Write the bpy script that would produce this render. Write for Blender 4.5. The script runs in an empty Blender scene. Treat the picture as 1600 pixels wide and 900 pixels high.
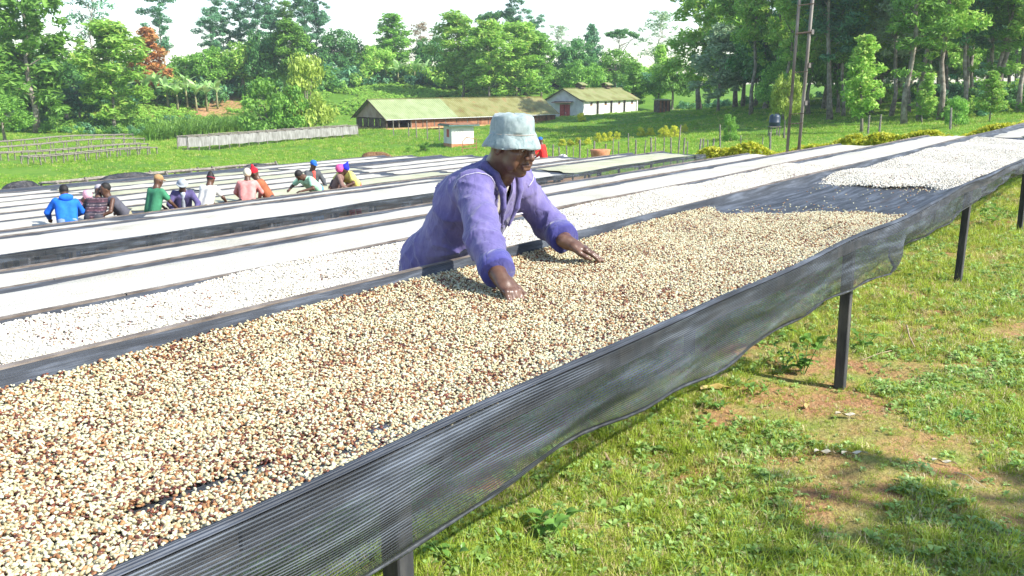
import bpy, math, random
import numpy as np
from mathutils import Vector, Matrix, noise as mnoise
R = math.radians
random.seed(11); rng = np.random.default_rng(11)
scene = bpy.context.scene
C = scene.collection

# ------------------------------------------------------------------ camera, sky, sun, exposure
CAMZ, FPX, PITCH = 1.63, 1400.0, R(12.88)
cam_d = bpy.data.cameras.new('camera'); cam = bpy.data.objects.new('camera', cam_d); C.objects.link(cam)
cam_d.sensor_width = 36.0; cam_d.lens = FPX/1600*36.0
cam_d.clip_start = 0.05; cam_d.clip_end = 3000
cam.location = (0, 0, CAMZ); cam.rotation_euler = (R(90)-PITCH, 0, 0)
scene.camera = cam
SUN_AZ, SUN_EL = R(113), R(40)                 # azimuth clockwise from +Y
world = bpy.data.worlds.new('World'); scene.world = world; world.use_nodes = True
wn = world.node_tree; wn.nodes.clear()
sky = wn.nodes.new('ShaderNodeTexSky'); sky.sky_type = 'NISHITA'; sky.sun_disc = False
sky.sun_elevation = SUN_EL; sky.sun_rotation = SUN_AZ; sky.air_density = 1.0; sky.dust_density = 0.7; sky.ozone_density = 1.0
bg = wn.nodes.new('ShaderNodeBackground'); bg.inputs['Strength'].default_value = 0.15
wo = wn.nodes.new('ShaderNodeOutputWorld')
wn.links.new(sky.outputs[0], bg.inputs[0]); wn.links.new(bg.outputs[0], wo.inputs[0])
sd = bpy.data.lights.new('sun', 'SUN'); sd.energy = 4.4; sd.angle = R(0.53); sd.color = (1.0, 0.955, 0.88)
sun = bpy.data.objects.new('sun', sd); C.objects.link(sun)
sdir = Vector((math.sin(SUN_AZ)*math.cos(SUN_EL), math.cos(SUN_AZ)*math.cos(SUN_EL), math.sin(SUN_EL)))
sun.rotation_euler = sdir.to_track_quat('Z', 'Y').to_euler(); sun.location = (20, -10, 30)
scene.view_settings.view_transform = 'Standard'; scene.view_settings.look = 'None'
scene.view_settings.exposure = 1.12; scene.view_settings.gamma = 1.0
scene.render.engine = 'CYCLES'
scene.cycles.max_bounces = 5; scene.cycles.transparent_max_bounces = 14
scene.cycles.use_denoising = True

# ------------------------------------------------------------------ coordinates
AZ = R(36.4)                                   # the drying tables run along this azimuth
SA, CA = math.sin(AZ), math.cos(AZ)
def W(u, v, z=0.0): return (u*SA - v*CA, u*CA + v*SA, z)
def UV(x, y): return (x*SA + y*CA, -x*CA + y*SA)
CP, SP = math.cos(PITCH), math.sin(PITCH)
def ray(px, py):
    b = 450.0-py
    return Vector((px-800.0, FPX*CP+b*SP, b*CP-FPX*SP))
def at(px, py, Y):                             # point seen at a place of the photograph, Y metres ahead
    d = ray(px, py); return Vector((0, 0, CAMZ)) + d*(Y/d.y)
def at_v(px, py, v):                           # the same, on the upright plane a table row lies in
    d = ray(px, py); k = v/(-d.x*CA + d.y*SA); return Vector((0, 0, CAMZ)) + d*k
def top_z(py, Y): return at(800, py, Y).z

PV = [-80, 2.45, 4, 5.7, 7.4, 9, 17.7, 30, 45, 55, 90]
PZ = [0, 0, -.28, -.51, -.74, -.89, -1.96, -2.57, -3.9, -4.4, -4.4]
def bed_z(v): return 0.9 + float(np.interp(v, PV, PZ))
def ground_np(x, y):
    x = np.asarray(x, float); y = np.asarray(y, float)
    u = x*SA + y*CA; v = -x*CA + y*SA
    z = np.interp(v, PV, PZ)
    s = v + .55*u
    t = np.clip((s-148)/55, 0, 3.2); z = z + np.where(t < 1, 3.4*t*t*(3-2*t)+2.4*t, 5.8-(t-1)*3.5)*np.clip((u+60)/60, 0, 1)
    z = z + 3.0*np.exp(-((x-42)**2+(y-122)**2)/(2*23.0**2))
    z = z + .62*np.exp(-((v-8.55)/.42)**2)*(1/(1+np.exp((u-19)/1.5)))     # grassy bank below the fifth row
    far = np.clip((v-30)/30, 0, 1)
    z = z + far*(.35*np.sin(x*.11+.4*np.sin(y*.07))*np.sin(y*.09+1.3) + .12*np.sin(x*.31+y*.23))
    near = np.clip(1-np.hypot(x, y)/25, 0, 1)
    z = z + near*(.012*np.sin(x*2.3+y*1.1)+.010*np.sin(x*4.9-y*3.7+1)+.006*np.sin(x*9.7+y*8.3))
    return z
def ground(x, y): return float(ground_np(x, y))
def hit(px, py):                               # where the line of sight meets the ground
    d = ray(px, py); d = d/d.y; Y = 1.5
    while Y < 400:
        p = Vector((0, 0, CAMZ))+d*Y
        if p.z < ground(p.x, p.y): return p
        Y *= 1.004
    return Vector((0, 0, CAMZ))+d*200
def on(px, Y):                                 # ground point in that direction, Y metres ahead
    x = (px-800)/FPX*Y*1.02
    return Vector((x, Y, ground(x, Y)))

# ------------------------------------------------------------------ object helpers
def tag(o, label=None, cat=None, group=None, kind=None):
    if label: o['label'] = label
    if cat: o['category'] = cat
    if group: o['group'] = group
    if kind: o['kind'] = kind
    return o
def empty(name, loc=(0, 0, 0), rz=0.0):
    o = bpy.data.objects.new(name, None); C.objects.link(o); o.empty_display_size = .2
    o.location = loc; o.rotation_euler = (0, 0, rz); return o
def mesh_of(name, verts, faces, mat=None, smooth=False, uvs=None):
    m = bpy.data.meshes.new(name)
    if isinstance(verts, np.ndarray): verts = verts.tolist()
    if isinstance(faces, np.ndarray): faces = faces.tolist()
    m.from_pydata(verts, [], faces)
    if uvs is not None:
        l = m.uv_layers.new(name='UVMap'); li = np.empty(len(m.loops), dtype=np.int32); m.loops.foreach_get('vertex_index', li)
        l.data.foreach_set('uv', np.asarray(uvs, dtype=np.float32)[li].ravel())
    if smooth: m.polygons.foreach_set('use_smooth', [True]*len(m.polygons))
    if mat: m.materials.append(mat)
    m.update(); return m
def link(name, mesh, parent=None, loc=None, rz=None, scale=None):
    o = bpy.data.objects.new(name, mesh); C.objects.link(o)
    if parent: o.parent = parent
    if loc is not None: o.location = loc
    if rz is not None: o.rotation_euler = (0, 0, rz)
    if scale is not None: o.scale = scale
    return o
def obj(name, verts, faces, mat, parent=None, smooth=False, uvs=None):
    return link(name, mesh_of(name, verts, faces, mat, smooth, uvs), parent)
class MB:
    def __init__(s): s.v = []; s.f = []
    def add(s, v, f):
        n = len(s.v); s.v += [tuple(p) for p in v]; s.f += [tuple(i+n for i in q) for q in f]; return s
    def box(s, c, d, m=None, bev=0.0):
        x, y, z = d[0]/2, d[1]/2, d[2]/2; c = Vector(c)
        if bev > 0:
            b = min(bev, x*.9, y*.9, z*.9); v = []; idx = {}
            for sx in (-1, 1):
                for sy in (-1, 1):
                    for sz in (-1, 1):
                        for a in range(3):
                            p = [sx*x, sy*y, sz*z]
                            for k in range(3):
                                if k != a: p[k] -= b*(1 if p[k] > 0 else -1)
                            idx[(sx, sy, sz, a)] = len(v); v.append(Vector(p))
            f = []
            for a in range(3):
                o1, o2 = (a+1) % 3, (a+2) % 3
                for s1 in (-1, 1):
                    q = []
                    for (t1, t2) in ((-1, -1), (1, -1), (1, 1), (-1, 1)):
                        k = [0, 0, 0]; k[a] = s1; k[o1] = t1; k[o2] = t2; q.append(idx[(k[0], k[1], k[2], a)])
                    f.append(q if s1 > 0 else q[::-1])
                for t1 in (-1, 1):
                    for t2 in (-1, 1):
                        k0 = [0, 0, 0]; k1 = [0, 0, 0]; k0[a] = -1; k1[a] = 1
                        k0[o1] = k1[o1] = t1; k0[o2] = k1[o2] = t2
                        q = [idx[(*k0, o1)], idx[(*k1, o1)], idx[(*k1, o2)], idx[(*k0, o2)]]
                        f.append(q if t1*t2 > 0 else q[::-1])
            for sx in (-1, 1):
                for sy in (-1, 1):
                    for sz in (-1, 1):
                        q = [idx[(sx, sy, sz, a)] for a in range(3)]
                        f.append(q if sx*sy*sz > 0 else q[::-1])
        else:
            v = [Vector((a*x, b_*y, e*z)) for e in (-1, 1) for b_ in (-1, 1) for a in (-1, 1)]
            f = [(0, 2, 3, 1), (4, 5, 7, 6), (0, 1, 5, 4), (2, 6, 7, 3), (0, 4, 6, 2), (1, 3, 7, 5)]
        if m is not None: v = [m @ p for p in v]
        return s.add([p+c for p in v], f)
    def tube(s, pts, rad, n=8, cap=True):
        pts = [Vector(p) for p in pts]
        if not hasattr(rad, '__len__'): rad = [rad]*len(pts)
        v = []; f = []; up = Vector((0, 0, 1)); prev = None
        for i, p in enumerate(pts):
            d = (pts[min(i+1, len(pts)-1)]-pts[max(i-1, 0)])
            d = d.normalized() if d.length > 1e-9 else Vector((0, 0, 1))
            if prev is None:
                a = d.cross(up if abs(d.z) < .9 else Vector((1, 0, 0))).normalized()
            else: a = (prev - d*prev.dot(d)).normalized()
            prev = a; b = d.cross(a)
            for k in range(n):
                t = 2*math.pi*k/n; v.append(p + (a*math.cos(t)+b*math.sin(t))*rad[i])
        for i in range(len(pts)-1):
            for k in range(n):
                k2 = (k+1) % n; f.append((i*n+k, i*n+k2, (i+1)*n+k2, (i+1)*n+k))
        if cap: f.append(tuple(range(n))[::-1]); f.append(tuple((len(pts)-1)*n+k for k in range(n)))
        return s.add(v, f)
    def build(s, name, mat, parent=None, smooth=False): return obj(name, s.v, s.f, mat, parent, smooth)
    def mesh(s, name, mat, smooth=False): return mesh_of(name, s.v, s.f, mat, smooth)
def grid_faces(nu, nv, off=0, flip=False):
    f = []
    for i in range(nu-1):
        for j in range(nv-1):
            a = off+i*nv+j; q = (a, a+1, a+nv+1, a+nv); f.append(q[::-1] if flip else q)
    return f

# ------------------------------------------------------------------ materials
def _new(name):
    m = bpy.data.materials.new(name); m.use_nodes = True; nt = m.node_tree
    for n in list(nt.nodes): nt.nodes.remove(n)
    o = nt.nodes.new('ShaderNodeOutputMaterial'); b = nt.nodes.new('ShaderNodeBsdfPrincipled')
    nt.links.new(b.outputs[0], o.inputs[0]); return m, nt, b, o
def ramp(nt, cols, src):
    r = nt.nodes.new('ShaderNodeValToRGB'); e = r.color_ramp.elements
    while len(e) < len(cols): e.new(.5)
    for i, (p, c) in enumerate(cols): e[i].position = p; e[i].color = (*c, 1)
    nt.links.new(src, r.inputs[0]); return r.outputs[0]
def tnoise(nt, scale, detail=4, vec=None, stretch=None, rough=.55):
    n = nt.nodes.new('ShaderNodeTexNoise'); n.inputs['Scale'].default_value = scale; n.inputs['Detail'].default_value = detail
    n.inputs['Roughness'].default_value = rough
    if vec is None:
        g = nt.nodes.new('ShaderNodeNewGeometry'); vec = g.outputs['Position']
    if stretch:
        mp = nt.nodes.new('ShaderNodeMapping'); mp.inputs['Scale'].default_value = stretch
        if len(stretch) == 3: nt.links.new(vec, mp.inputs[0]); vec = mp.outputs[0]
    nt.links.new(vec, n.inputs['Vector']); return n.outputs['Fac']
def bump(nt, b, h, strength=.3, dist=.01):
    n = nt.nodes.new('ShaderNodeBump'); n.inputs['Strength'].default_value = strength; n.inputs['Distance'].default_value = dist
    nt.links.new(h, n.inputs['Height']); nt.links.new(n.outputs[0], b.inputs['Normal'])
def surf(name, cols, scale=8, detail=5, rough=.7, bmp=.3, bscale=None, bdist=.01, stretch=None, objc=False, spec=.3, metal=0.0):
    m, nt, b, o = _new(name); vec = None
    if objc:
        t = nt.nodes.new('ShaderNodeTexCoord'); vec = t.outputs['Object']
    n = tnoise(nt, scale, detail, vec, stretch)
    k = len(cols)
    if k == 1: b.inputs['Base Color'].default_value = (*cols[0], 1)
    else:
        c = ramp(nt, [(.3+.4*i/(k-1), cc) for i, cc in enumerate(cols)], n); nt.links.new(c, b.inputs['Base Color'])
    b.inputs['Roughness'].default_value = rough; b.inputs['Specular IOR Level'].default_value = spec; b.inputs['Metallic'].default_value = metal
    if bmp: bump(nt, b, tnoise(nt, bscale or scale*3, 4, vec, stretch), bmp, bdist)
    return m
def leafmat(name, cols, rough=.5, trans=.35, hue=.0):
    m, nt, b, o = _new(name)
    oi = nt.nodes.new('ShaderNodeObjectInfo'); g = nt.nodes.new('ShaderNodeNewGeometry')
    n = tnoise(nt, .9, 3)
    add = nt.nodes.new('ShaderNodeMath'); add.operation = 'MULTIPLY_ADD'; add.inputs[1].default_value = .45
    nt.links.new(g.outputs['Random Per Island'], add.inputs[0])
    mul = nt.nodes.new('ShaderNodeMath'); mul.operation = 'MULTIPLY'; mul.inputs[1].default_value = .62
    nt.links.new(n, mul.inputs[0]); nt.links.new(mul.outputs[0], add.inputs[2])
    k = len(cols)
    c = ramp(nt, [(.15+.7*i/(k-1), cc) for i, cc in enumerate(cols)], add.outputs[0])
    hs = nt.nodes.new('ShaderNodeHueSaturation')
    mm = nt.nodes.new('ShaderNodeMath'); mm.operation = 'MULTIPLY_ADD'; mm.inputs[1].default_value = .35; mm.inputs[2].default_value = .82
    nt.links.new(oi.outputs['Random'], mm.inputs[0]); nt.links.new(mm.outputs[0], hs.inputs['Value']); nt.links.new(c, hs.inputs['Color'])
    nt.links.new(hs.outputs[0], b.inputs['Base Color']); b.inputs['Roughness'].default_value = rough; b.inputs['Specular IOR Level'].default_value = .35
    tr = nt.nodes.new('ShaderNodeBsdfTranslucent'); nt.links.new(hs.outputs[0], tr.inputs[0])
    mx = nt.nodes.new('ShaderNodeMixShader'); mx.inputs[0].default_value = trans
    nt.links.new(b.outputs[0], mx.inputs[1]); nt.links.new(tr.outputs[0], mx.inputs[2]); nt.links.new(mx.outputs[0], o.inputs[0])
    return m
def netmat(name, col, opac_lo, opac_hi, period=.0063, duty=.5):
    m, nt, b, o = _new(name)
    uv = nt.nodes.new('ShaderNodeUVMap'); sp = nt.nodes.new('ShaderNodeSeparateXYZ'); nt.links.new(uv.outputs[0], sp.inputs[0])
    wv = nt.nodes.new('ShaderNodeMath'); wv.operation = 'MULTIPLY'; wv.inputs[1].default_value = 2*math.pi/period; nt.links.new(sp.outputs[1], wv.inputs[0])
    sn = nt.nodes.new('ShaderNodeMath'); sn.operation = 'SINE'; nt.links.new(wv.outputs[0], sn.inputs[0])
    mp = nt.nodes.new('ShaderNodeMapRange'); mp.inputs['From Min'].default_value = -.35; mp.inputs['From Max'].default_value = .45
    mp.inputs['To Min'].default_value = opac_lo; mp.inputs['To Max'].default_value = opac_hi; nt.links.new(sn.outputs[0], mp.inputs['Value'])
    n = tnoise(nt, 1, 5, uv.outputs[0], (2.2, 26, 1), .65); c = ramp(nt, [(.3, tuple(x*.30 for x in col)), (.5, col), (.70, tuple(x*2.9 for x in col))], n)  # silky light and dark streaks of the folds painted into the net colour
    om = nt.nodes.new('ShaderNodeMapRange'); om.inputs['From Min'].default_value = .3; om.inputs['From Max'].default_value = .7; om.inputs['To Min'].default_value = -.25; om.inputs['To Max'].default_value = .22
    nt.links.new(tnoise(nt, 1, 4, uv.outputs[0], (1.1, 9, 1)), om.inputs['Value'])
    oa = nt.nodes.new('ShaderNodeMath'); oa.operation = 'ADD'; oa.use_clamp = True; nt.links.new(mp.outputs[0], oa.inputs[0]); nt.links.new(om.outputs[0], oa.inputs[1])
    nt.links.new(c, b.inputs['Base Color']); b.inputs['Roughness'].default_value = .58; b.inputs['Specular IOR Level'].default_value = .35
    n2 = tnoise(nt, 420, 2, uv.outputs[0])
    ad = nt.nodes.new('ShaderNodeMath'); ad.operation = 'MULTIPLY_ADD'; ad.inputs[1].default_value = .35
    nt.links.new(n2, ad.inputs[0]); nt.links.new(sn.outputs[0], ad.inputs[2]); bump(nt, b, ad.outputs[0], .7, .0016)
    tb = nt.nodes.new('ShaderNodeBsdfTransparent'); mx = nt.nodes.new('ShaderNodeMixShader')
    nt.links.new(oa.outputs[0], mx.inputs[0]); nt.links.new(tb.outputs[0], mx.inputs[1]); nt.links.new(b.outputs[0], mx.inputs[2])
    nt.links.new(mx.outputs[0], o.inputs[0]); return m

# ------------------------------------------------------------------ scattering (uncountable stuff only)
def scatter(name, protos, pos, rot, scl, idx, label, cat=None, mat=None, parent=None):
    """One object: copies of small meshes set on points with geometry nodes."""
    col = bpy.data.collections.new(name+'_pieces')
    for i, me in enumerate(protos):
        o = bpy.data.objects.new('%s_piece_%02d' % (name, i), me); col.objects.link(o)
    m = bpy.data.meshes.new(name); m.from_pydata(np.asarray(pos).tolist(), [], [])
    a = m.attributes.new('rot', 'FLOAT_VECTOR', 'POINT'); a.data.foreach_set('vector', np.asarray(rot, np.float32).ravel())
    a = m.attributes.new('scl', 'FLOAT', 'POINT'); a.data.foreach_set('value', np.asarray(scl, np.float32).ravel())
    a = m.attributes.new('idx', 'INT', 'POINT'); a.data.foreach_set('value', np.asarray(idx, np.int32).ravel())
    o = link(name, m, parent)
    ng = bpy.data.node_groups.new(name+'_nodes', 'GeometryNodeTree')
    ng.interface.new_socket('Geometry', in_out='INPUT', socket_type='NodeSocketGeometry')
    ng.interface.new_socket('Geometry', in_out='OUTPUT', socket_type='NodeSocketGeometry')
    N = ng.nodes; L = ng.links
    gi = N.new('NodeGroupInput'); go = N.new('NodeGroupOutput'); ip = N.new('GeometryNodeInstanceOnPoints')
    ci = N.new('GeometryNodeCollectionInfo'); ci.inputs[0].default_value = col; ci.inputs['Separate Children'].default_value = True; ci.inputs['Reset Children'].default_value = True
    def attr(nm, ty):
        n = N.new('GeometryNodeInputNamedAttribute'); n.data_type = ty; n.inputs['Name'].default_value = nm; return n.outputs['Attribute']
    e2r = N.new('FunctionNodeEulerToRotation')
    L.new(gi.outputs[0], ip.inputs['Points']); L.new(ci.outputs[0], ip.inputs['Instance'])
    ip.inputs['Pick Instance'].default_value = True
    L.new(attr('idx', 'INT'), ip.inputs['Instance Index']); L.new(attr('rot', 'FLOAT_VECTOR'), e2r.inputs[0])
    L.new(e2r.outputs[0], ip.inputs['Rotation']); L.new(attr('scl', 'FLOAT'), ip.inputs['Scale'])
    L.new(ip.outputs[0], go.inputs[0])
    md = o.modifiers.new('scatter', 'NODES'); md.node_group = ng
    return tag(o, label, cat, kind='stuff')
def vnoise(x, y, s, seed=0.0):
    return np.array([mnoise.noise((a*s+seed, b*s-seed, seed)) for a, b in zip(x, y)])
# ------------------------------------------------------------------ ground: one sheet out past the hills
def ground_material():
    m, nt, b, o = _new('ground_soil_and_turf')
    at_ = nt.nodes.new('ShaderNodeAttribute'); at_.attribute_name = 'turf'
    n1 = tnoise(nt, .22, 6); n2 = tnoise(nt, 2.6, 6); n3 = tnoise(nt, 34, 4)
    soil = ramp(nt, [(.28, (.24, .125, .06)), (.5, (.38, .215, .105)), (.72, (.50, .33, .18))], n2)
    turf = ramp(nt, [(.30, (.055, .13, .014)), (.45, (.09, .20, .02)), (.60, (.13, .25, .026)), (.75, (.20, .26, .05))], n1)
    turf2 = ramp(nt, [(.30, (.05, .12, .014)), (.5, (.10, .22, .022)), (.72, (.18, .26, .045))], n2)
    mt = nt.nodes.new('ShaderNodeMix'); mt.data_type = 'RGBA'; mt.inputs[0].default_value = .45
    nt.links.new(turf, mt.inputs[6]); nt.links.new(turf2, mt.inputs[7])
    fine = nt.nodes.new('ShaderNodeMix'); fine.data_type = 'RGBA'; fine.blend_type = 'MULTIPLY'; fine.inputs[0].default_value = .5
    fr = ramp(nt, [(.3, (.55, .55, .5)), (.7, (1.25, 1.2, 1.1))], n3)
    nt.links.new(mt.outputs[2], fine.inputs[6]); nt.links.new(fr, fine.inputs[7])
    k = nt.nodes.new('ShaderNodeMath'); k.operation = 'MULTIPLY_ADD'; k.inputs[1].default_value = .9; nt.links.new(n2, k.inputs[0]); nt.links.new(at_.outputs['Fac'], k.inputs[2])
    mr = nt.nodes.new('ShaderNodeMapRange'); mr.inputs['From Min'].default_value = .72; mr.inputs['From Max'].default_value = .98; nt.links.new(k.outputs[0], mr.inputs['Value'])
    mx = nt.nodes.new('ShaderNodeMix'); mx.data_type = 'RGBA'
    nt.links.new(mr.outputs[0], mx.inputs[0]); nt.links.new(soil, mx.inputs[6]); nt.links.new(fine.outputs[2], mx.inputs[7])
    nt.links.new(mx.outputs[2], b.inputs['Base Color']); b.inputs['Roughness'].default_value = .9; b.inputs['Specular IOR Level'].default_value = .15
    h = nt.nodes.new('ShaderNodeMath'); h.operation = 'ADD'; nt.links.new(n3, h.inputs[0]); nt.links.new(n2, h.inputs[1])
    bump(nt, b, h.outputs[0], .6, .04)
    return m
angs = np.concatenate([np.linspace(-40, 40, 321), np.linspace(42, 318, 139)]); angs = np.radians(angs)
rads = np.concatenate([[0.02], np.geomspace(.5, 700, 420)])
na, nr = len(angs), len(rads)
A_, R_ = np.meshgrid(angs, rads)
gx = (R_*np.sin(A_)).ravel(); gy = (R_*np.cos(A_)).ravel(); gz = ground_np(gx, gy)
i, j = np.meshgrid(np.arange(nr-1), np.arange(na), indexing='ij'); j2 = (j+1) % na
gf = np.stack([i*na+j, i*na+j2, (i+1)*na+j2, (i+1)*na+j], -1).reshape(-1, 4)[:, ::-1]
gm = mesh_of('ground', np.stack([gx, gy, gz], 1), gf, ground_material(), True)
gu, gv = UV(gx, gy)
turf = np.clip((gv-28)/8, 0, 1)*.75 + .25
turf = np.where(gv < 2.2, .35, turf)
turf = np.where((gv > 2.2) & (gv < 8) & (np.hypot(gx, gy) > 26), .9, turf)
turf = np.maximum(turf, np.clip((gu-(np.minimum(gv, 18)+12))/3, 0, 1)*.9*(gv > 2))
turf = np.maximum(turf, .9*np.exp(-((gv-8.6)/.7)**2))
for (px, py, rr, k) in [(255, 162, 10, 1.2), (365, 168, 5, 1.0), (300, 176, 4, .7), (565, 262, 0, 0), (300, 232, 2.2, .6), (575, 148, 4, .6), (590, 246, 1.2, .6), (760, 228, 1.5, .4)]:
    if rr:
        p = hit(px, py); turf -= k*np.exp(-(((gx-p.x)/rr)**2+((gy-p.y)/(rr*1.6))**2))
ta = gm.attributes.new('turf', 'FLOAT', 'POINT'); ta.data.foreach_set('value', turf.astype(np.float32))
tag(link('ground', gm), 'grassy hillside ground with patches of red soil', kind='structure')

# ------------------------------------------------------------------ drying tables
M_net = netmat('shade_net', (.045, .052, .064), .95, 1.2)
M_skirt = netmat('shade_net_skirt', (.048, .057, .070), .20, .95)
M_hem = surf('net_hem', [(.018, .02, .024), (.035, .04, .048), (.08, .09, .105)], 30, 5, .5, .5, 120, .002)
M_rail = surf('weathered_rail', [(.07, .055, .045), (.15, .125, .105), (.24, .205, .175)], 9, 6, .8, .5, 40, .004, (1, 1, 6))
M_post = surf('tarred_post', [(.016, .017, .02), (.04, .042, .046), (.10, .095, .088)], 11, 7, .65, .7, 45, .006, (1, 1, .25))
M_pole = surf('grey_pole', [(.10, .085, .07), (.19, .17, .14), (.28, .255, .22)], 10, 5, .8, .4, 30, .006)
M_rust = surf('rusted_metal', [(.16, .06, .03), (.34, .15, .07), (.48, .3, .2)], 60, 5, .8, .4)
def coffee_mat(name, cols, bs=220):
    m, nt, b, o = _new(name)
    n = tnoise(nt, 75, 3); n0 = tnoise(nt, 1.7, 4)
    mixn = nt.nodes.new('ShaderNodeMath'); mixn.operation = 'MULTIPLY_ADD'; mixn.inputs[1].default_value = .5; nt.links.new(n0, mixn.inputs[0])
    sc_ = nt.nodes.new('ShaderNodeMath'); sc_.operation = 'MULTIPLY'; sc_.inputs[1].default_value = .6; nt.links.new(n, sc_.inputs[0]); nt.links.new(sc_.outputs[0], mixn.inputs[2])
    c = ramp(nt, cols, mixn.outputs[0]); nt.links.new(c, b.inputs['Base Color']); b.inputs['Roughness'].default_value = .75
    vo = nt.nodes.new('ShaderNodeTexVoronoi'); vo.inputs['Scale'].default_value = 95
    g = nt.nodes.new('ShaderNodeNewGeometry'); nt.links.new(g.outputs['Position'], vo.inputs['Vector'])
    iv = nt.nodes.new('ShaderNodeMath'); iv.operation = 'SUBTRACT'; iv.inputs[0].default_value = 1; nt.links.new(vo.outputs['Distance'], iv.inputs[1])
    bump(nt, b, iv.outputs[0], .8, .006); return m
M_coffee = coffee_mat('parchment_coffee', [(.30, (.22, .18, .11)), (.42, (.38, .355, .28)), (.56, (.47, .45, .38)), (.75, (.54, .52, .46))])
M_coffee2 = coffee_mat('half_dry_coffee', [(.28, (.18, .17, .08)), (.45, (.33, .33, .20)), (.60, (.42, .42, .29)), (.78, (.50, .49, .38))])
RZ = math.pi/2-AZ
ORD = ['first', 'second', 'third', 'fourth', 'fifth', 'sixth', 'seventh', 'eighth', 'ninth', 'tenth', 'eleventh', 'twelfth', 'thirteenth', 'fourteenth', 'last']
ROWS = [(1.20, 1.12, -3.0, 24.0)]
for v0 in (2.9, 4.6, 6.3): ROWS.append((v0, 1.12, .36*v0-3, 19.3 if v0 < 6 else 18.6))
for v0 in (9.05, 11.0, 13.0, 15.2, 17.6, 19.3, 21.0, 22.7, 24.4, 26.1, 27.8): ROWS.append((v0, 1.12, .38*v0-3, min(11+v0, 29.5)))
def row_z(k):
    v0, w = ROWS[k][:2]
    return bed_z(v0+w) if k < 4 else (bed_z(v0+w)-.15 if k == 7 else bed_z(v0+.1)-(.06 if k == 6 else 0))
def sn(x, *p): return sum(a*math.sin(f*x+q) for a, f, q in p)
leg_mesh = {}
def leg_part(parent, x, y, ztop, zbot, th=.055, mat=None):
    L = round(ztop-zbot, 2); key = (L, th, mat.name)
    if key not in leg_mesh: leg_mesh[key] = MB().box((0, 0, -L/2-.04), (th, th, L+.08), bev=.004).mesh('leg', mat)
    o = link('leg', leg_mesh[key], parent, (x, y, ztop)); o.rotation_euler = (random.uniform(-.02, .02), random.uniform(-.02, .02), random.uniform(-.1, .1)); return o
def first_hang(u):
    return float(np.interp(u, [-3, 0, 1, 2, 3, 4.3, 4.85, 5.05, 5.3, 5.9, 7, 8.1, 8.5, 9.2, 9.6, 11, 24], [.25, .26, .27, .245, .255, .27, .285, .25, .165, .215, .21, .175, .16, .115, .15, .16, .16])) + sn(u, (.008, 5.1, 0), (.005, 11.3, 1))
def front_v(k, u): return 0.0 + sn(u+k*7, (.010, 1.9, .4), (.006, 4.3, 1.2))
def rail_z(k, u): return sn(u+k*3, (.010, .9, .3), (.006, 2.7, 1.7))
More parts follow.
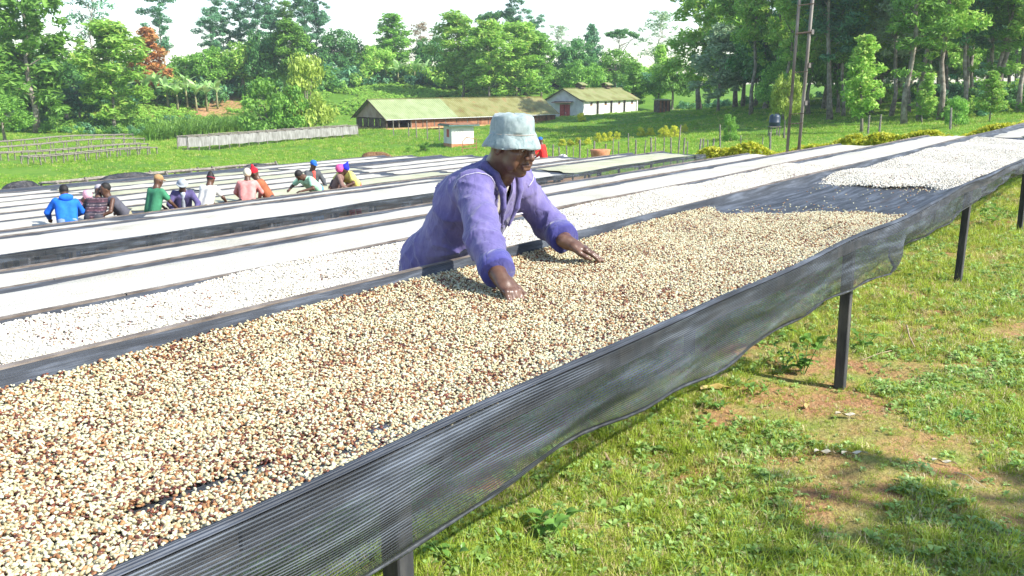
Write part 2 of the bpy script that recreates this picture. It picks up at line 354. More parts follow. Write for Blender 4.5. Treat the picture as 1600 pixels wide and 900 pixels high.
def make_bed(k):
    v0, w, u0, u1 = ROWS[k]; zt = row_z(k); main = (k == 0)
    base = W(u0, v0+w/2, 0); zg = ground(base[0], base[1])
    e = empty('drying_table', (base[0], base[1], zg), RZ)
    H = zt-zg; Lx = u1-u0; st = .05 if main else (.12 if k < 4 else .35)
    nx = int(Lx/st)+1; xs = np.linspace(0, Lx, nx); ys = []
    # bed of net: rises to the front lip, dips, rises to the back board
    prof = [(.0, -.004), (.010, .004), (.022, .004), (.034, -.004), (.06, -.018), (.13, -.032), (.28, -.042), (.42, -.045), (.56, -.046), (.70, -.045), (.84, -.043), (.97, -.038), (1.05, -.030), (1.085, -.015), (1.10, .012), (1.112, .026)]
    if not main: prof = [(.0, .0), (.02, .006), (.06, -.012), (.3, -.03), (.56, -.034), (.84, -.03), (1.06, -.012), (1.10, .012)]
    vs = []; uvs = []
    for x in xs:
        u = x+u0; arc = 0; pp = None; fv = front_v(k, u); rz_ = rail_z(k, u)
        for (y, z) in prof:
            edge = max(0, 1-y/.3)
            sag = 0 if (y < .06 or y > 1.09) else .006*math.sin(2.4*u+3*y)+.004*math.sin(7*u-5*y)
            p = (y+fv*edge-w/2, H+z+sag+rz_*edge)
            if pp: arc += math.hypot(p[0]-pp[0], p[1]-pp[1])
            pp = p; vs.append((x, p[0], p[1])); uvs.append((u, arc))
    obj('net', vs, grid_faces(nx, len(prof), flip=True), M_net, e, True, uvs)
    # skirt hanging over the front rail
    nt_ = 15 if main else 5; vs = []; uvs = []
    for x in xs:
        u = x+u0; fv = front_v(k, u); rz_ = rail_z(k, u)
        hang = first_hang(u) if main else ((.20 if k < 5 else .11)+sn(u+k, (.03, .7, k), (.02, 2.1, k*2)))
        if k == 4: hang += .07
        for q in range(nt_):
            t = q/(nt_-1); bul = -.012*math.sin(math.pi*t)
            if main:
                bul += .013*t*math.sin(3.1*u+2.2*t)+.010*t*math.sin(8.3*u+4*t+1)
                bul += .05*t*math.exp(-((u-5.28-.25*(1-t))/.16)**2)-.06*t*math.exp(-((u-5.05)/.12)**2)
                bul += .05*t*math.exp(-((u-9.2-.2*(1-t))/.2)**2)+.02*math.sin(14*u+9*t)*math.exp(-((u-6.6)/.9)**2)*t*(1-t)*2
                bul += .028*max(0, t-.82)/.18
                bul -= .022*math.sin(math.pi*min(1, t*1.15))*math.sin(1.35*u+.5)
                bul += (.006*math.sin(11*t+2.3*u)+.004*math.sin(19*t-3.1*u+1))*min(1, t*4)*(.6+.4*math.sin(.8*u))
            else: bul += .02*t*math.sin(2.3*u+k)
            z = H+rz_-.004-hang*t
            if t > .95 and main: z += .006
            vs.append((x, fv-w/2-.003+bul, z)); uvs.append((u, -hang*t*(1+.012*math.sin(5*u))))
    obj('net_skirt', vs, grid_faces(nx, nt_), M_skirt, e, True, uvs)
    if main:
        hm_ = MB(); hm_.tube([vs[q*nt_+nt_-1] for q in range(0, nx, 2)], [.0062+.0016*math.sin(q*.9)+.0012*math.sin(q*2.3) for q in range(0, nx, 2)], 6); hm_.build('hem', M_hem, e, True)
    # long boards in lengths of about four metres
    for nm, y, hgt, th, dz in (('front_rail', .020, .05, .022, -.044), ('back_rail', w-.012+.018, .075, .026, -.012 if main else -.018)):
        n = max(1, round(Lx/4.1)); xx = np.linspace(0, Lx, n+1)
        for a, b in zip(xx[:-1], xx[1:]):
            mb = MB(); m = max(2, int((b-a)/.4)); ring = []
            for q in range(m+1):
                x = a+.004+(b-a-.008)*q/m; u = x+u0
                yy = y-w/2+(front_v(k, u) if nm == 'front_rail' else 0)+sn(u, (.003, 3, k)); zz = H+dz+(rail_z(k, u) if nm == 'front_rail' else sn(u+k, (.006, 1.1, 0)))
                ring += [(x, yy-th/2, zz-hgt/2), (x, yy+th/2, zz-hgt/2), (x, yy+th/2, zz+hgt/2), (x, yy-th/2, zz+hgt/2)]
            f = []
            for q in range(m):
                for c in range(4): f.append((q*4+c, q*4+(c+1) % 4, q*4+4+(c+1) % 4, q*4+4+c))
            f.append((3, 2, 1, 0)); f.append((m*4, m*4+1, m*4+2, m*4+3))
            mb.add(ring, [q[::-1] for q in f]).build(nm, M_post if nm == 'front_rail' else M_rail, e)
    # legs in pairs, a cross bearer under each pair
    us = [-2.0, 1.37, 4.86, 8.16, 11.5, 14.9, 18.2, 21.5] if main else list(np.arange(u0+.6+(k % 3)*.4, u1-.2, 3.1))
    for u in us:
        for y in (.145 if main else .075, w-.07):
            p = W(u, v0+y, 0); leg_part(e, u-u0, y-w/2, H-.05, ground(p[0], p[1])-zg, .055 if main else .05, M_post)
        MB().box((u-u0+.045, 0, H-.085), (.035, w-.04, .045), bev=.003).build('cross_bearer', M_post, e)
    if main:
        MB().box((1.40-u0, .112-w/2, H-.075), (.055, .022, .02), Matrix.Rotation(.3, 3, 'Z')).build('bracket', M_rust, e)
        b = (Lx, 0)
    lab = {0: 'nearest drying table with wavy dark net skirt, where the man in the hat works'}.get(k, '%s long drying table row counted from the camera, dark netted sides' % ORD[k])
    return tag(e, lab, 'drying table', 'long raised coffee drying tables')
for k in range(len(ROWS)): make_bed(k)

def layer_h(u, v): return .005*math.sin(46*v+3*math.sin(.8*u))+ .010*math.sin(1.7*u+2*v)+.008*math.sin(4.1*u-6*v+1)+.006*math.sin(9*u+11*v)
def coffee_layer(k, ua, ub, mat, label, lift=.0, edge=.12):
    v0, w, u0, u1 = ROWS[k]; zt = row_z(k)
    st = .06 if k < 2 else (.15 if k < 4 else .4); nx = max(4, int((ub-ua)/st)); ny = 18 if k < 2 else 9
    vs = []
    for q in range(nx+1):
        for r in range(ny+1):
            t = r/ny; s = q/nx
            u = ua+(ub-ua)*s; y = .032+(w-.075)*t
            y += (.018*math.sin(3.7*u+k)+.012*math.sin(9.1*u))*(1 if t > .5 else -1)*(1 if t in (0, 1) else abs(2*t-1))
            u += (.10*math.sin(5*y+k)+.07*math.sin(13*y+2*k))*(1 if q in (0, nx) else 0)
            fall = min(1, 4*t, 4*(1-t)*1.2, (q+.0)/2, (nx-q)/2)
            z = zt-(.040 if k == 0 else .018)+lift+.026*fall*1.0+layer_h(u, y)*fall*(1 if k < 2 else 1.1)+random.uniform(-.003, .003)*fall
            x_, y_, _ = W(u, v0+y); vs.append((x_, y_, z))
    o = obj('coffee_layer', vs, grid_faces(nx+1, ny+1, flip=True), mat, None, True)
    return tag(o, label, 'coffee', 'layers of drying parchment coffee', 'stuff')
coffee_layer(0, 7.4, 14.0, M_coffee, 'white parchment coffee past the bare net on the nearest table', .004)
coffee_layer(0, 14.9, 23.6, M_coffee, 'far patch of white parchment coffee at the end of the nearest table', .004)
coffee_layer(1, ROWS[1][2]+.1, 19.1, M_coffee, 'white parchment coffee on the second table row behind the man', .008)
coffee_layer(2, ROWS[2][2]+.1, 19.1, M_coffee, 'white parchment coffee on the third table row', .008)
coffee_layer(3, ROWS[3][2]+.1, 18.4, M_coffee, 'white parchment coffee on the fourth table row', .008)
coffee_layer(4, ROWS[4][2]+.1, 14.0, M_coffee, 'white parchment coffee on the left of the fifth table row', .008)
coffee_layer(4, 14.4, 19.6, M_coffee2, 'greenish half-dry coffee on the right of the fifth table row', .008)
for k in range(5, len(ROWS)):
    u = ROWS[k][2]+.3; q = 0; ue = ROWS[k][3]-.3; parts_ = [('left', M_coffee), ('middle', M_coffee2 if k in (6, 8, 11, 13) else M_coffee), ('right', M_coffee)]
    cuts = [u, u+(ue-u)*random.uniform(.28, .4), u+(ue-u)*random.uniform(.6, .75), ue]
    if k == 7: parts_ = [('left', M_coffee2), ('middle', M_coffee2), ('right', M_coffee)]
    for (w_, mt), a, b in zip(parts_, cuts[:-1], cuts[1:]):
        if k >= 11 and random.random() < .12: continue
        coffee_layer(k, a, b-random.uniform(.1, .6), mt, 'pale coffee spread on the %s of the %s table row' % (w_, ORD[k]), .006)

# ------------------------------------------------------------------ single coffee beans
def bean_mesh(name, L, Wd, Hh, mat, groove=True):
    vs = []; f = []; nl, nr_ = 6, 8
    for a in range(nl+1):
        th = math.pi*a/nl; rr = max(.02, math.sin(th)); x = -math.cos(th)*L/2
        for c in range(nr_):
            ph = 2*math.pi*c/nr_; y = math.cos(ph)*Wd/2*rr; z = math.sin(ph)*Hh*rr
            z = z*.62 if z < 0 else z
            if groove and c == 2 : z *= .72
            vs.append((x, y, z))
    for a in range(nl):
        for c in range(nr_):
            f.append((a*nr_+c, a*nr_+(c+1) % nr_, (a+1)*nr_+(c+1) % nr_, (a+1)*nr_+c))
    f.append(tuple(range(nr_))[::-1]); f.append(tuple(nl*nr_+c for c in range(nr_)))
    return mesh_of(name, vs, [q[::-1] for q in f], mat, True)
def beanmat(name, c0, c1, rough=.55):
    m, nt, b, o = _new(name); oi = nt.nodes.new('ShaderNodeObjectInfo')
    c = ramp(nt, [(0, c0), (1, c1)], oi.outputs['Random'])
    t = nt.nodes.new('ShaderNodeTexCoord'); n = tnoise(nt, 260, 2, t.outputs['Object'])
    mx = nt.nodes.new('ShaderNodeMix'); mx.data_type = 'RGBA'; mx.blend_type = 'MULTIPLY'; mx.inputs[0].default_value = .45
    fr = ramp(nt, [(.35, (.5, .38, .24)), (.6, (1, 1, 1))], n); nt.links.new(c, mx.inputs[6]); nt.links.new(fr, mx.inputs[7])
    nt.links.new(mx.outputs[2], b.inputs['Base Color']); b.inputs['Roughness'].default_value = rough; return m
B_cream = beanmat('bean_cream', (.42, .36, .19), (.56, .51, .32)); B_pale = beanmat('bean_pale', (.52, .50, .32), (.64, .62, .45))
B_tan = beanmat('bean_tan', (.22, .095, .035), (.40, .21, .085)); B_red = beanmat('bean_red_husk', (.06, .018, .012), (.19, .055, .028), .4)
protos = [bean_mesh('bean', .0118, .0086, .0041, m) for m in (B_cream, B_pale)] + [bean_mesh('bean', .0125, .0078, .0034, m) for m in (B_tan, B_red)]
W_a = beanmat('parchment_white', (.56, .54, .46), (.68, .66, .58)); W_b = beanmat('parchment_cream', (.45, .41, .32), (.58, .54, .45))
protos_w = [bean_mesh('bean', .0118, .0085, .0046, m) for m in (W_b, W_a)] + [bean_mesh('bean', .0125, .0078, .0034, m) for m in (B_tan, B_red)]
def bean_scatter(n, ua, ub, va, vb, zf, name, label, mix, end_wave, streaks=True, cs=1.0):
    u = rng.uniform(ua, ub, n); v = rng.uniform(va, vb, n)
    u_end = ub-.25+.28*np.sin((v-va)*4.2+.9)*end_wave+.05*np.sin(v*23)*end_wave+rng.normal(0, .035, n)*end_wave
    keep = u < u_end
    if not streaks and ua > 5: keep &= u > 7.12+.14*np.sin(v*5.2)+.07*np.sin(v*13+1)+rng.normal(0, .05, n)
    nz = vnoise(u, v, 1.0)
    if streaks:
        s = np.array([mnoise.noise((a*1.6, b*19.0, 3.3)) for a, b in zip(u, v)]); s2 = vnoise(u, v, 1.3, 9.0)
        bare = (s > .53) & (v > va+.1) & (s2 > .02)
        keep &= ~(bare & (rng.random(n) < .93))
        edge = np.minimum(v-va, vb-v); keep &= rng.random(n) < np.clip(edge/.02+.35, 0, 1)
    u = u[keep]; v = v[keep]; n = len(u)
    c1 = vnoise(u, v, 3.1, 5.0)*.6+vnoise(u, v, 9.0, 2.0)*.6
    p = rng.random(n)+c1*.28
    idx = np.where(p < mix[0], 1, np.where(p < mix[1], 0, np.where(p < mix[2], 2, 3)))
    hn = .5+.5*vnoise(u, v, 2.2, 1.0)
    z = zf(u, v) + rng.random(n)**1.2*.012*(.5+hn)
    pos = np.stack([u*SA-v*CA, u*CA+v*SA, z], 1)
    rot = np.stack([rng.normal(0, .55, n)+np.where(rng.random(n) < .3, math.pi, 0), rng.normal(0, .45, n), rng.uniform(0, 6.283, n)], 1)
    return scatter(name, protos if streaks else protos_w, pos, rot, rng.normal(1.0, .12, n)*cs, idx, label, 'coffee beans')
zb = row_z(0)
def zmain(u, v):
    t = (v-1.2)/1.12
    uu = np.asarray(u); ed = np.clip(1-(v-1.2)/.3, 0, 1)
    rz_ = ed*(.010*np.sin(.9*uu+.3)+.006*np.sin(2.7*uu+1.7))
    return rz_+zb-.038+.030*np.clip(1-np.minimum(t, 1-t)/.11, 0, 1)*.9+.006*np.sin(2.4*u+3*(v-1.2))+.010*(.5+.5*np.sin(1.3*u+2*v))
bean_scatter(290000, -.9, 5.55, 1.222, 2.285, zmain, 'coffee_beans', 'cream and brown half-dried coffee beans spread under the hands of the man', (.35, .66, .85), 1.0, True, .85)
nb = 1500; u = rng.uniform(5.2, 7.3, nb); v = rng.uniform(1.3, 2.2, nb); kp = rng.random(nb) < (.05+np.exp(-(u-5.3)*5)*.6+np.exp((u-7.2)*6)*.8); u = u[kp]; v = v[kp]
scatter('stray_coffee_beans', protos, np.stack([u*SA-v*CA, u*CA+v*SA, zb-.036+.006*np.sin(2.4*u+3*(v-1.2))], 1), np.stack([rng.normal(0, .3, len(u)), rng.normal(0, .3, len(u)), rng.uniform(0, 6, len(u))], 1), np.full(len(u), 1.0), rng.integers(0, 3, len(u)), 'few stray coffee beans on the bare stretch of net', 'coffee beans')
bean_scatter(120000, 7.0, 14.1, 1.25, 2.27, lambda u, v: zb-.012-.03*np.clip((7.6-u)/.5, 0, 1)+.010*np.sin(1.7*u+2*(v-1.2))+.008*np.sin(4.1*u-6*(v-1.2)+1), 'parchment_beans', 'loose white parchment beans past the bare net of the nearest table', (.80, .985, .995), .0, False, 1.15)
bean_scatter(170000, 1.0, 11.5, 2.98, 3.93, lambda u, v: row_z(1)+.012+.010*np.sin(1.7*u+2*(v-2.9))+.008*np.sin(4.1*u-6*(v-2.9)+1), 'parchment_beans', 'loose white parchment beans on the second table row', (.80, .985, .995), .0, False, 1.15)
# ------------------------------------------------------------------ near grass and weeds
G_mats = [leafmat('grass_fresh', [(.20, .30, .025), (.36, .47, .05), (.52, .60, .12)], .45, .5),
          leafmat('grass_yellowing', [(.34, .38, .06), (.50, .51, .12), (.64, .60, .24)], .5, .3),
          leafmat('grass_dry', [(.40, .30, .15), (.56, .46, .25), (.68, .60, .38)], .6, .2),
          leafmat('weed_leaf', [(.15, .28, .05), (.26, .43, .10), (.40, .56, .20)], .4, .4)]
def tuft(name, n, h, spread, mat, wid=.004, seed=0):
    r = random.Random(seed); vs = []; f = []
    for _ in range(n):
        a = r.uniform(0, 6.283); d = r.uniform(0, spread); x, y = d*math.cos(a), d*math.sin(a)
        ln = h*r.uniform(.5, 1.15); lean = r.uniform(.5, 1.5); az = a+r.uniform(-1.2, 1.2); w = wid*r.uniform(.7, 1.4); tw = r.uniform(0, 3.14)
        b = len(vs); px, py, pz = x, y, 0.; ang = lean*.25
        for q in range(4):
            t = q/3; ww = w*(1-t**1.6*.95); ox, oy = -math.sin(az+tw*.3)*ww/2, math.cos(az+tw*.3)*ww/2
            vs += [(px-ox, py-oy, pz), (px+ox, py+oy, pz)]
            px += math.cos(az)*math.sin(ang)*ln/3; py += math.sin(az)*math.sin(ang)*ln/3; pz += math.cos(ang)*ln/3; ang += lean*.55
        for q in range(3): f.append((b+2*q, b+2*q+1, b+2*q+3, b+2*q+2))
    return mesh_of(name, vs, f, mat)
def rosette(name, n, L, wd, mat, seed=0, stem=.03):
    r = random.Random(seed); vs = []; f = []
    for k in range(n):
        az = k*2.4+r.uniform(-.3, .3); l = L*r.uniform(.55, 1.1); el = r.uniform(.1, .9); w = wd*r.uniform(.7, 1.15); z0 = stem*r.uniform(.1, 1.0)
        b = len(vs); ca, sa = math.cos(az), math.sin(az)
        for t, ww, dz in ((0.05, .06, 0), (.3, .85, .10), (.6, 1.0, .05), (.85, .6, -.08), (1.0, .03, -.2)):
            d = l*t*math.cos(el)+.004; z = z0+l*t*math.sin(el)+dz*l
            for s in (-1, 0, 1):
                vs.append((ca*d-sa*s*w/2*ww, sa*d+ca*s*w/2*ww, z+abs(s)*w*.12*ww))
        for q in range(4):
            for s in range(2): f.append((b+q*3+s, b+q*3+s+1, b+q*3+4+s, b+q*3+3+s))
    return mesh_of(name, vs, f, mat, True)
gp = [tuft('tuft', 16, .036, .034, G_mats[0], .0038, 1), tuft('tuft', 14, .048, .030, G_mats[0], .0040, 2), tuft('tuft', 18, .027, .040, G_mats[0], .0036, 3),
      tuft('tuft', 14, .034, .035, G_mats[1], .0036, 4), tuft('tuft', 12, .050, .045, G_mats[2], .0028, 5), tuft('tuft', 10, .10, .025, G_mats[0], .0046, 6),
      rosette('weed', 9, .034, .017, G_mats[3], 7), rosette('weed', 7, .05, .02, G_mats[3], 8), tuft('tuft', 9, .035, .05, G_mats[2], .0022, 9)]
def grass_points(n, ylo, yhi, vmax=1.95, vmin=-99):
    d = ylo*(yhi/ylo)**rng.random(n)                       # denser near the camera
    X = d*rng.uniform(-.62, .70, n); u, v = UV(X, d)
    k = (v < vmax) & (v > vmin); return X[k], d[k], u[k], v[k]
X, Y, u, v = grass_points(240000, 1.25, 19, 2.5)
cov = vnoise(X, Y, .9, 4.0)*.6+vnoise(X, Y, 2.7, 1.0)*.45+vnoise(X, Y, 7.0, 2.0)*.25
trail = np.exp(-((v-(.72+.22*np.sin(u*.9)))/.42)**2)      # trodden strip of soil beside the table
cov = cov-.09*trail*(1+.5*np.sin(u*1.9+.8))*np.clip((7-u)/3, 0.1, 1)+.18
cov = np.where(u > 7, cov+.25, cov)
k = rng.random(len(X)) < np.clip(cov*1.8+.46, .30, 1); X, Y, u, v, cov = X[k], Y[k], u[k], v[k], cov[k]; n = len(X)
r = rng.random(n)+cov*.15; yel = vnoise(X, Y, .6, 8.0)
idx = np.where(r < .14, 8, np.where(r < .25, 4, np.where(r < .42+.25*(yel > .1), 3, np.where(r < .62, 2, np.where(r < .82, 0, np.where(r < .90, 1, np.where(r < .95, 6, np.where(r < .985, 7, 5))))))))
under = (v > 1.35); 
weedy = vnoise(X, Y, 1.1, 21.0) > .22
idx = np.where(weedy & (rng.random(n) < .16), np.where(rng.random(n) < .5, 6, 7), idx)
scl = rng.uniform(.55, 1.1, n)*(1+np.clip((Y-4)/12, 0, .9))*np.where(cov < .0, .6, 1)
scatter('grass', gp, np.stack([X, Y, ground_np(X, Y)-.003], 1), np.stack([rng.normal(0, .18, n), rng.normal(0, .18, n), rng.uniform(0, 6.283, n)], 1), scl, idx, 'short patchy grass and weeds beside the nearest table', 'grass')
# longer grass on the bank and in the walkways between the tables
n = 26000; u = rng.uniform(2, 24, n); v = rng.normal(8.55, .38, n)
X = u*SA-v*CA; Y = u*CA+v*SA; k = u < 19
X, Y = X[k], Y[k]; n = len(X)
scatter('bank_grass', gp[:6], np.stack([X, Y, ground_np(X, Y)-.01], 1), np.stack([rng.normal(0, .2, n), rng.normal(0, .2, n), rng.uniform(0, 6.28, n)], 1), rng.uniform(1.6, 3.2, n), rng.integers(0, 4, n), 'rough grass on the bank below the fifth table row', 'grass')
# lawn texture of the valley floor
n = 150000; d = 36*(150/36)**rng.random(n); X = d*rng.uniform(-.64, .64, n); u, v = UV(X, d)
k = ((v > 29.5) | (u > np.minimum(v, 18)+12.5)) & (v > -5); X, d = X[k], d[k]; n = len(X)
k = vnoise(X, d, .22, 6.0)+.5*vnoise(X, d, .05, 3.0)+rng.normal(0, .25, n) > -.12; X, d = X[k], d[k]; n = len(X)
G_l = leafmat('lawn_blade', [(.13, .27, .02), (.24, .43, .035), (.36, .53, .07)], .5, .4)
lp_ = [tuft('tuft', 16, .036, .034, G_l, .0038, 31), tuft('tuft', 14, .05, .03, G_l, .004, 32), tuft('tuft', 18, .027, .04, G_l, .0036, 33), gp[3]]
scatter('lawn_grass', lp_, np.stack([X, d, ground_np(X, d)-.02], 1), np.stack([rng.normal(0, .2, n), rng.normal(0, .2, n), rng.uniform(0, 6.28, n)], 1), rng.uniform(2.4, 6.0, n)*np.clip(d/60, .8, 1.5), rng.choice([0, 0, 2, 1, 3], n), 'tufted green grass across the valley floor', 'grass')
# ------------------------------------------------------------------ trees
BARK = surf('bark_grey', [(.10, .08, .06), (.22, .19, .15), (.36, .32, .27)], 3, 5, .85, .6, 12, .03)
BARK2 = surf('bark_pale', [(.24, .21, .17), (.42, .38, .32), (.55, .51, .44)], 3, 5, .8, .4, 12, .02)
LV = {'lime': leafmat('leaves_lime', [(0.167, 0.258, 0.038), (0.309, 0.412, 0.064), (0.464, 0.567, 0.115)], .5, .4),
      'mid': leafmat('leaves_mid', [(0.074, 0.183, 0.035), (0.170, 0.366, 0.054), (0.342, 0.608, 0.097)], .5, .42),
      'light': leafmat('leaves_light', [(0.146, 0.317, 0.044), (0.304, 0.572, 0.078), (0.535, 0.620, 0.158)], .5, .4),
      'dark': leafmat('leaves_dark', [(0.042, 0.132, 0.043), (0.089, 0.250, 0.065), (0.205, 0.441, 0.103)], .45, .42),
      'teal': leafmat('leaves_bluegreen', [(0.042, 0.147, 0.076), (0.103, 0.279, 0.132), (0.250, 0.498, 0.220)], .45, .38),
      'yellow': leafmat('leaves_yellowgreen', [(0.292, 0.463, 0.029), (0.620, 0.620, 0.049), (0.620, 0.620, 0.097)], .5, .4),
      'orange': leafmat('leaves_rust', [(0.487, 0.122, 0.035), (0.620, 0.255, 0.074), (0.620, 0.463, 0.146)], .55, .3),
      'brown': leafmat('leaves_brownish', [(0.170, 0.146, 0.085), (0.389, 0.268, 0.146), (0.585, 0.438, 0.243)], .55, .42),
      'grey': leafmat('leaves_greygreen', [(0.146, 0.243, 0.134), (0.317, 0.463, 0.243), (0.535, 0.620, 0.389)], .5, .3),
      'banana': leafmat('leaves_banana', [(0.146, 0.317, 0.074), (0.342, 0.608, 0.170), (0.620, 0.620, 0.438)], .35, .35)}
def leaf_cloud(clumps, per, size, r, elong=1.0, droop=0.0, flat=.75):
    per *= 3.1; size *= .82
    n = sum(max(3, int(per*c[3]*c[3])) for c in clumps)
    cen = []; rad = []
    for c in clumps:
        k = max(3, int(per*c[3]*c[3])); cen += [c[:3]]*k; rad += [c[3]]*k
    cen = np.array(cen); rad = np.array(rad); n = len(cen)
    d = r.normal(size=(n, 3)); d /= np.linalg.norm(d, axis=1)[:, None]
    pos = cen + d*(rad*r.random(n)**.4)[:, None]*np.array([1, 1, flat])
    nrm = d*.9 + r.normal(size=(n, 3))*.7 + np.array([0, 0, .45]); nrm /= np.linalg.norm(nrm, axis=1)[:, None]
    a = np.cross(nrm, r.normal(size=(n, 3))); 
    if droop: a = a*(1-droop)+np.array([0, 0, -1.0])*droop*np.linalg.norm(a, axis=1)[:, None]; a -= nrm*np.sum(a*nrm, 1)[:, None]
    a /= np.linalg.norm(a, axis=1)[:, None]+1e-9; b = np.cross(nrm, a)
    s = size*r.uniform(.6, 1.35, n)[:, None]
    L = s*elong; Wd = s
    v = np.stack([pos-a*L*.5, pos+b*Wd*.32-a*L*.05, pos+a*L*.5+nrm*(-.15)*s, pos-b*Wd*.32-a*L*.05], 1).reshape(-1, 3)
    f = np.arange(n*4).reshape(-1, 4); return v, f
TREE = {}
def make_tree(kind, seed):
    """unit-ish meshes: trunk with limbs, crown of leaves; returns (trunk mesh, crown mesh, height, radius)"""
    key = (kind, seed)
    if key in TREE: return TREE[key]
    r = np.random.default_rng(seed*17+sum(map(ord, kind))); rr = random.Random(seed*31+7)
    mb = MB(); clumps = []; bark = BARK
    def trunk(h, r0, wob=.25, top=.98, n=7):
        pts = []; x = y = 0
        for q in range(n+1):
            t = q/n; pts.append((x, y, h*top*t-.3*(q == 0))); x += rr.uniform(-wob, wob)*h/14; y += rr.uniform(-wob, wob)*h/14
        mb.tube(pts, [max(.02, r0*(1-.9*q/n)*(1.35 if q == 0 else 1)) for q in range(n+1)], 7); return pts
    def tp(pts, t):
        k = min(len(pts)-2, int(t*(len(pts)-1))); f = t*(len(pts)-1)-k
        return Vector(pts[k]).lerp(Vector(pts[k+1]), f)
    def limb(pts, t, L, az, el, r0, bend=.25):
        p = tp(pts, t); d = Vector((math.cos(az)*math.cos(el), math.sin(az)*math.cos(el), math.sin(el)))
        q = p+d*L*.5+Vector((0, 0, L*.02)); e = p+d*L+Vector((0, 0, L*bend)); mb.tube([p, q, e], [r0, r0*.65, r0*.2], 5, False); return p, q, e
    per, size, elong, droop, flat = 26, .42, 1.5, .0, .75
    if kind == 'silky':
        h, R0 = 14, 2.9; pts = trunk(h, .20, .3); size = .36; elong = 2.0; per = 50; flat = .95
        for q in range(34):
            t = .16+.82*(q/33)**.9; w = (math.sin(math.pi*min(1, (t-.08)/.95))**.6)*R0*rr.uniform(.5, 1.15)*(1.15-.55*t)
            p, m_, e = limb(pts, min(t, .97), w, q*2.399+rr.uniform(-.5, .5), rr.uniform(.1, .65), .05)
            for s, k in ((e, .75), (m_, .6)): clumps.append((s.x+rr.uniform(-.3, .3), s.y+rr.uniform(-.3, .3), s.z+rr.uniform(-.2, .4), k*rr.uniform(.7, 1.35)))
            if rr.random() < .6: clumps.append((e.x*1.1+rr.uniform(-.6, .6), e.y*1.1+rr.uniform(-.6, .6), e.z-rr.uniform(.2, .9), rr.uniform(.4, .8)))
    elif kind == 'euc':
        h, R0 = 23, 2.6; pts = trunk(h, .19, .2, .97, 9); size = .30; elong = 1.9; droop = .35; per = 66; bark = BARK
        for q in range(30):
            t = .30+.69*(q/29); w = R0*rr.uniform(.35, 1.1)*(1.1-.6*abs(t-.6))
            p, m_, e = limb(pts, min(t, .97), w, q*2.399+rr.uniform(-.6, .6), rr.uniform(.35, .95), .05)
            for s, k in ((e, .95), (m_, .6)): clumps.append((s.x+rr.uniform(-.3, .3), s.y+rr.uniform(-.3, .3), s.z+rr.uniform(-.3, .4), k*rr.uniform(.6, 1.4)))
        for q in range(5):
            t = rr.uniform(.12, .42); p, m_, e = limb(pts, t, rr.uniform(.6, 1.4), rr.uniform(0, 6.28), .5, .03); clumps.append((e.x, e.y, e.z, rr.uniform(.35, .7)))
    elif kind == 'broad':
        h, R0 = 9, 3.6; pts = trunk(h, .26, .3, .75, 6); size = .40; elong = 1.5; per = 34
        for q in range(46):
            az = q*2.399+rr.uniform(-.4, .4); t = rr.uniform(.18, 1.0); el = math.asin(t*.98); rad = R0*rr.uniform(.62, 1.05)
            c = Vector((math.cos(az)*math.cos(el)*rad, math.sin(az)*math.cos(el)*rad, 2.4+math.sin(el)*(h-3.2)*rad/R0*.98))
            clumps.append((c.x, c.y, c.z, rr.uniform(.7, 1.4)))
            if q % 3 == 0: p = tp(pts, rr.uniform(.4, .95)); mb.tube([p, p.lerp(c, .6)+Vector((0, 0, .2)), c], [.07, .05, .02], 5, False)
    elif kind == 'cone':
        h, R0 = 12, 2.2; pts = trunk(h, .15, .2, .97, 8); size = .34; elong = 1.7; per = 52; flat = .8
        for q in range(44):
            t = .20+.79*(q/43); w = R0*(1.06-t)**.75*1.15*rr.uniform(.55, 1.1)*(min(1, (t-.12)*6))
            p, m_, e = limb(pts, min(t, .96), w, q*2.399+rr.uniform(-.4, .4), rr.uniform(.15, .6), .035)
            clumps.append((e.x, e.y, e.z, rr.uniform(.45, .95)*(1.15-.45*t))); clumps.append((m_.x+rr.uniform(-.2, .2), m_.y+rr.uniform(-.2, .2), m_.z, rr.uniform(.4, .8)*(1.15-.45*t)))
    elif kind == 'bush':
        h, R0 = 3.0, 1.8; pts = trunk(h*.7, .08, .5, .8, 4); size = .21; elong = 1.5; per = 120
        for q in range(38):
            az = q*2.399; t = rr.uniform(-.05, 1.0); rad = R0*rr.uniform(.45, 1.0)*math.sqrt(max(.05, 1-(t*.9)**2)); z = .35+t*(h-.6)
            clumps.append((math.cos(az)*rad, math.sin(az)*rad, z, rr.uniform(.3, .65)))
            if q % 5 == 0: mb.tube([(0, 0, .1), (math.cos(az)*rad*.6, math.sin(az)*rad*.6, z*.7), (math.cos(az)*rad, math.sin(az)*rad, z)], [.04, .025, .01], 5, False)
    elif kind == 'umbrella':
        h, R0 = 12, 4.0; pts = trunk(h, .22, .4, .82, 7); size = .36; elong = 1.6; per = 40; flat = .45
        for q in range(30):
            az = q*2.399; rad = R0*math.sqrt(rr.uniform(.03, 1)); z = h-.6-1.3*(rad/R0)**2+rr.uniform(-.4, .3); c = Vector((math.cos(az)*rad, math.sin(az)*rad, z))
            clumps.append((c.x, c.y, c.z, rr.uniform(.6, 1.1)))
            if q % 2 == 0: p = tp(pts, rr.uniform(.62, .95)); mb.tube([p, p.lerp(c, .55)+Vector((0, 0, -.2)), c], [.08, .05, .02], 5, False)
    elif kind == 'airy':
        h, R0 = 16, 3.6; pts = trunk(h, .22, .5, .97, 8); size = .30; elong = 1.6; per = 30; bark = BARK2
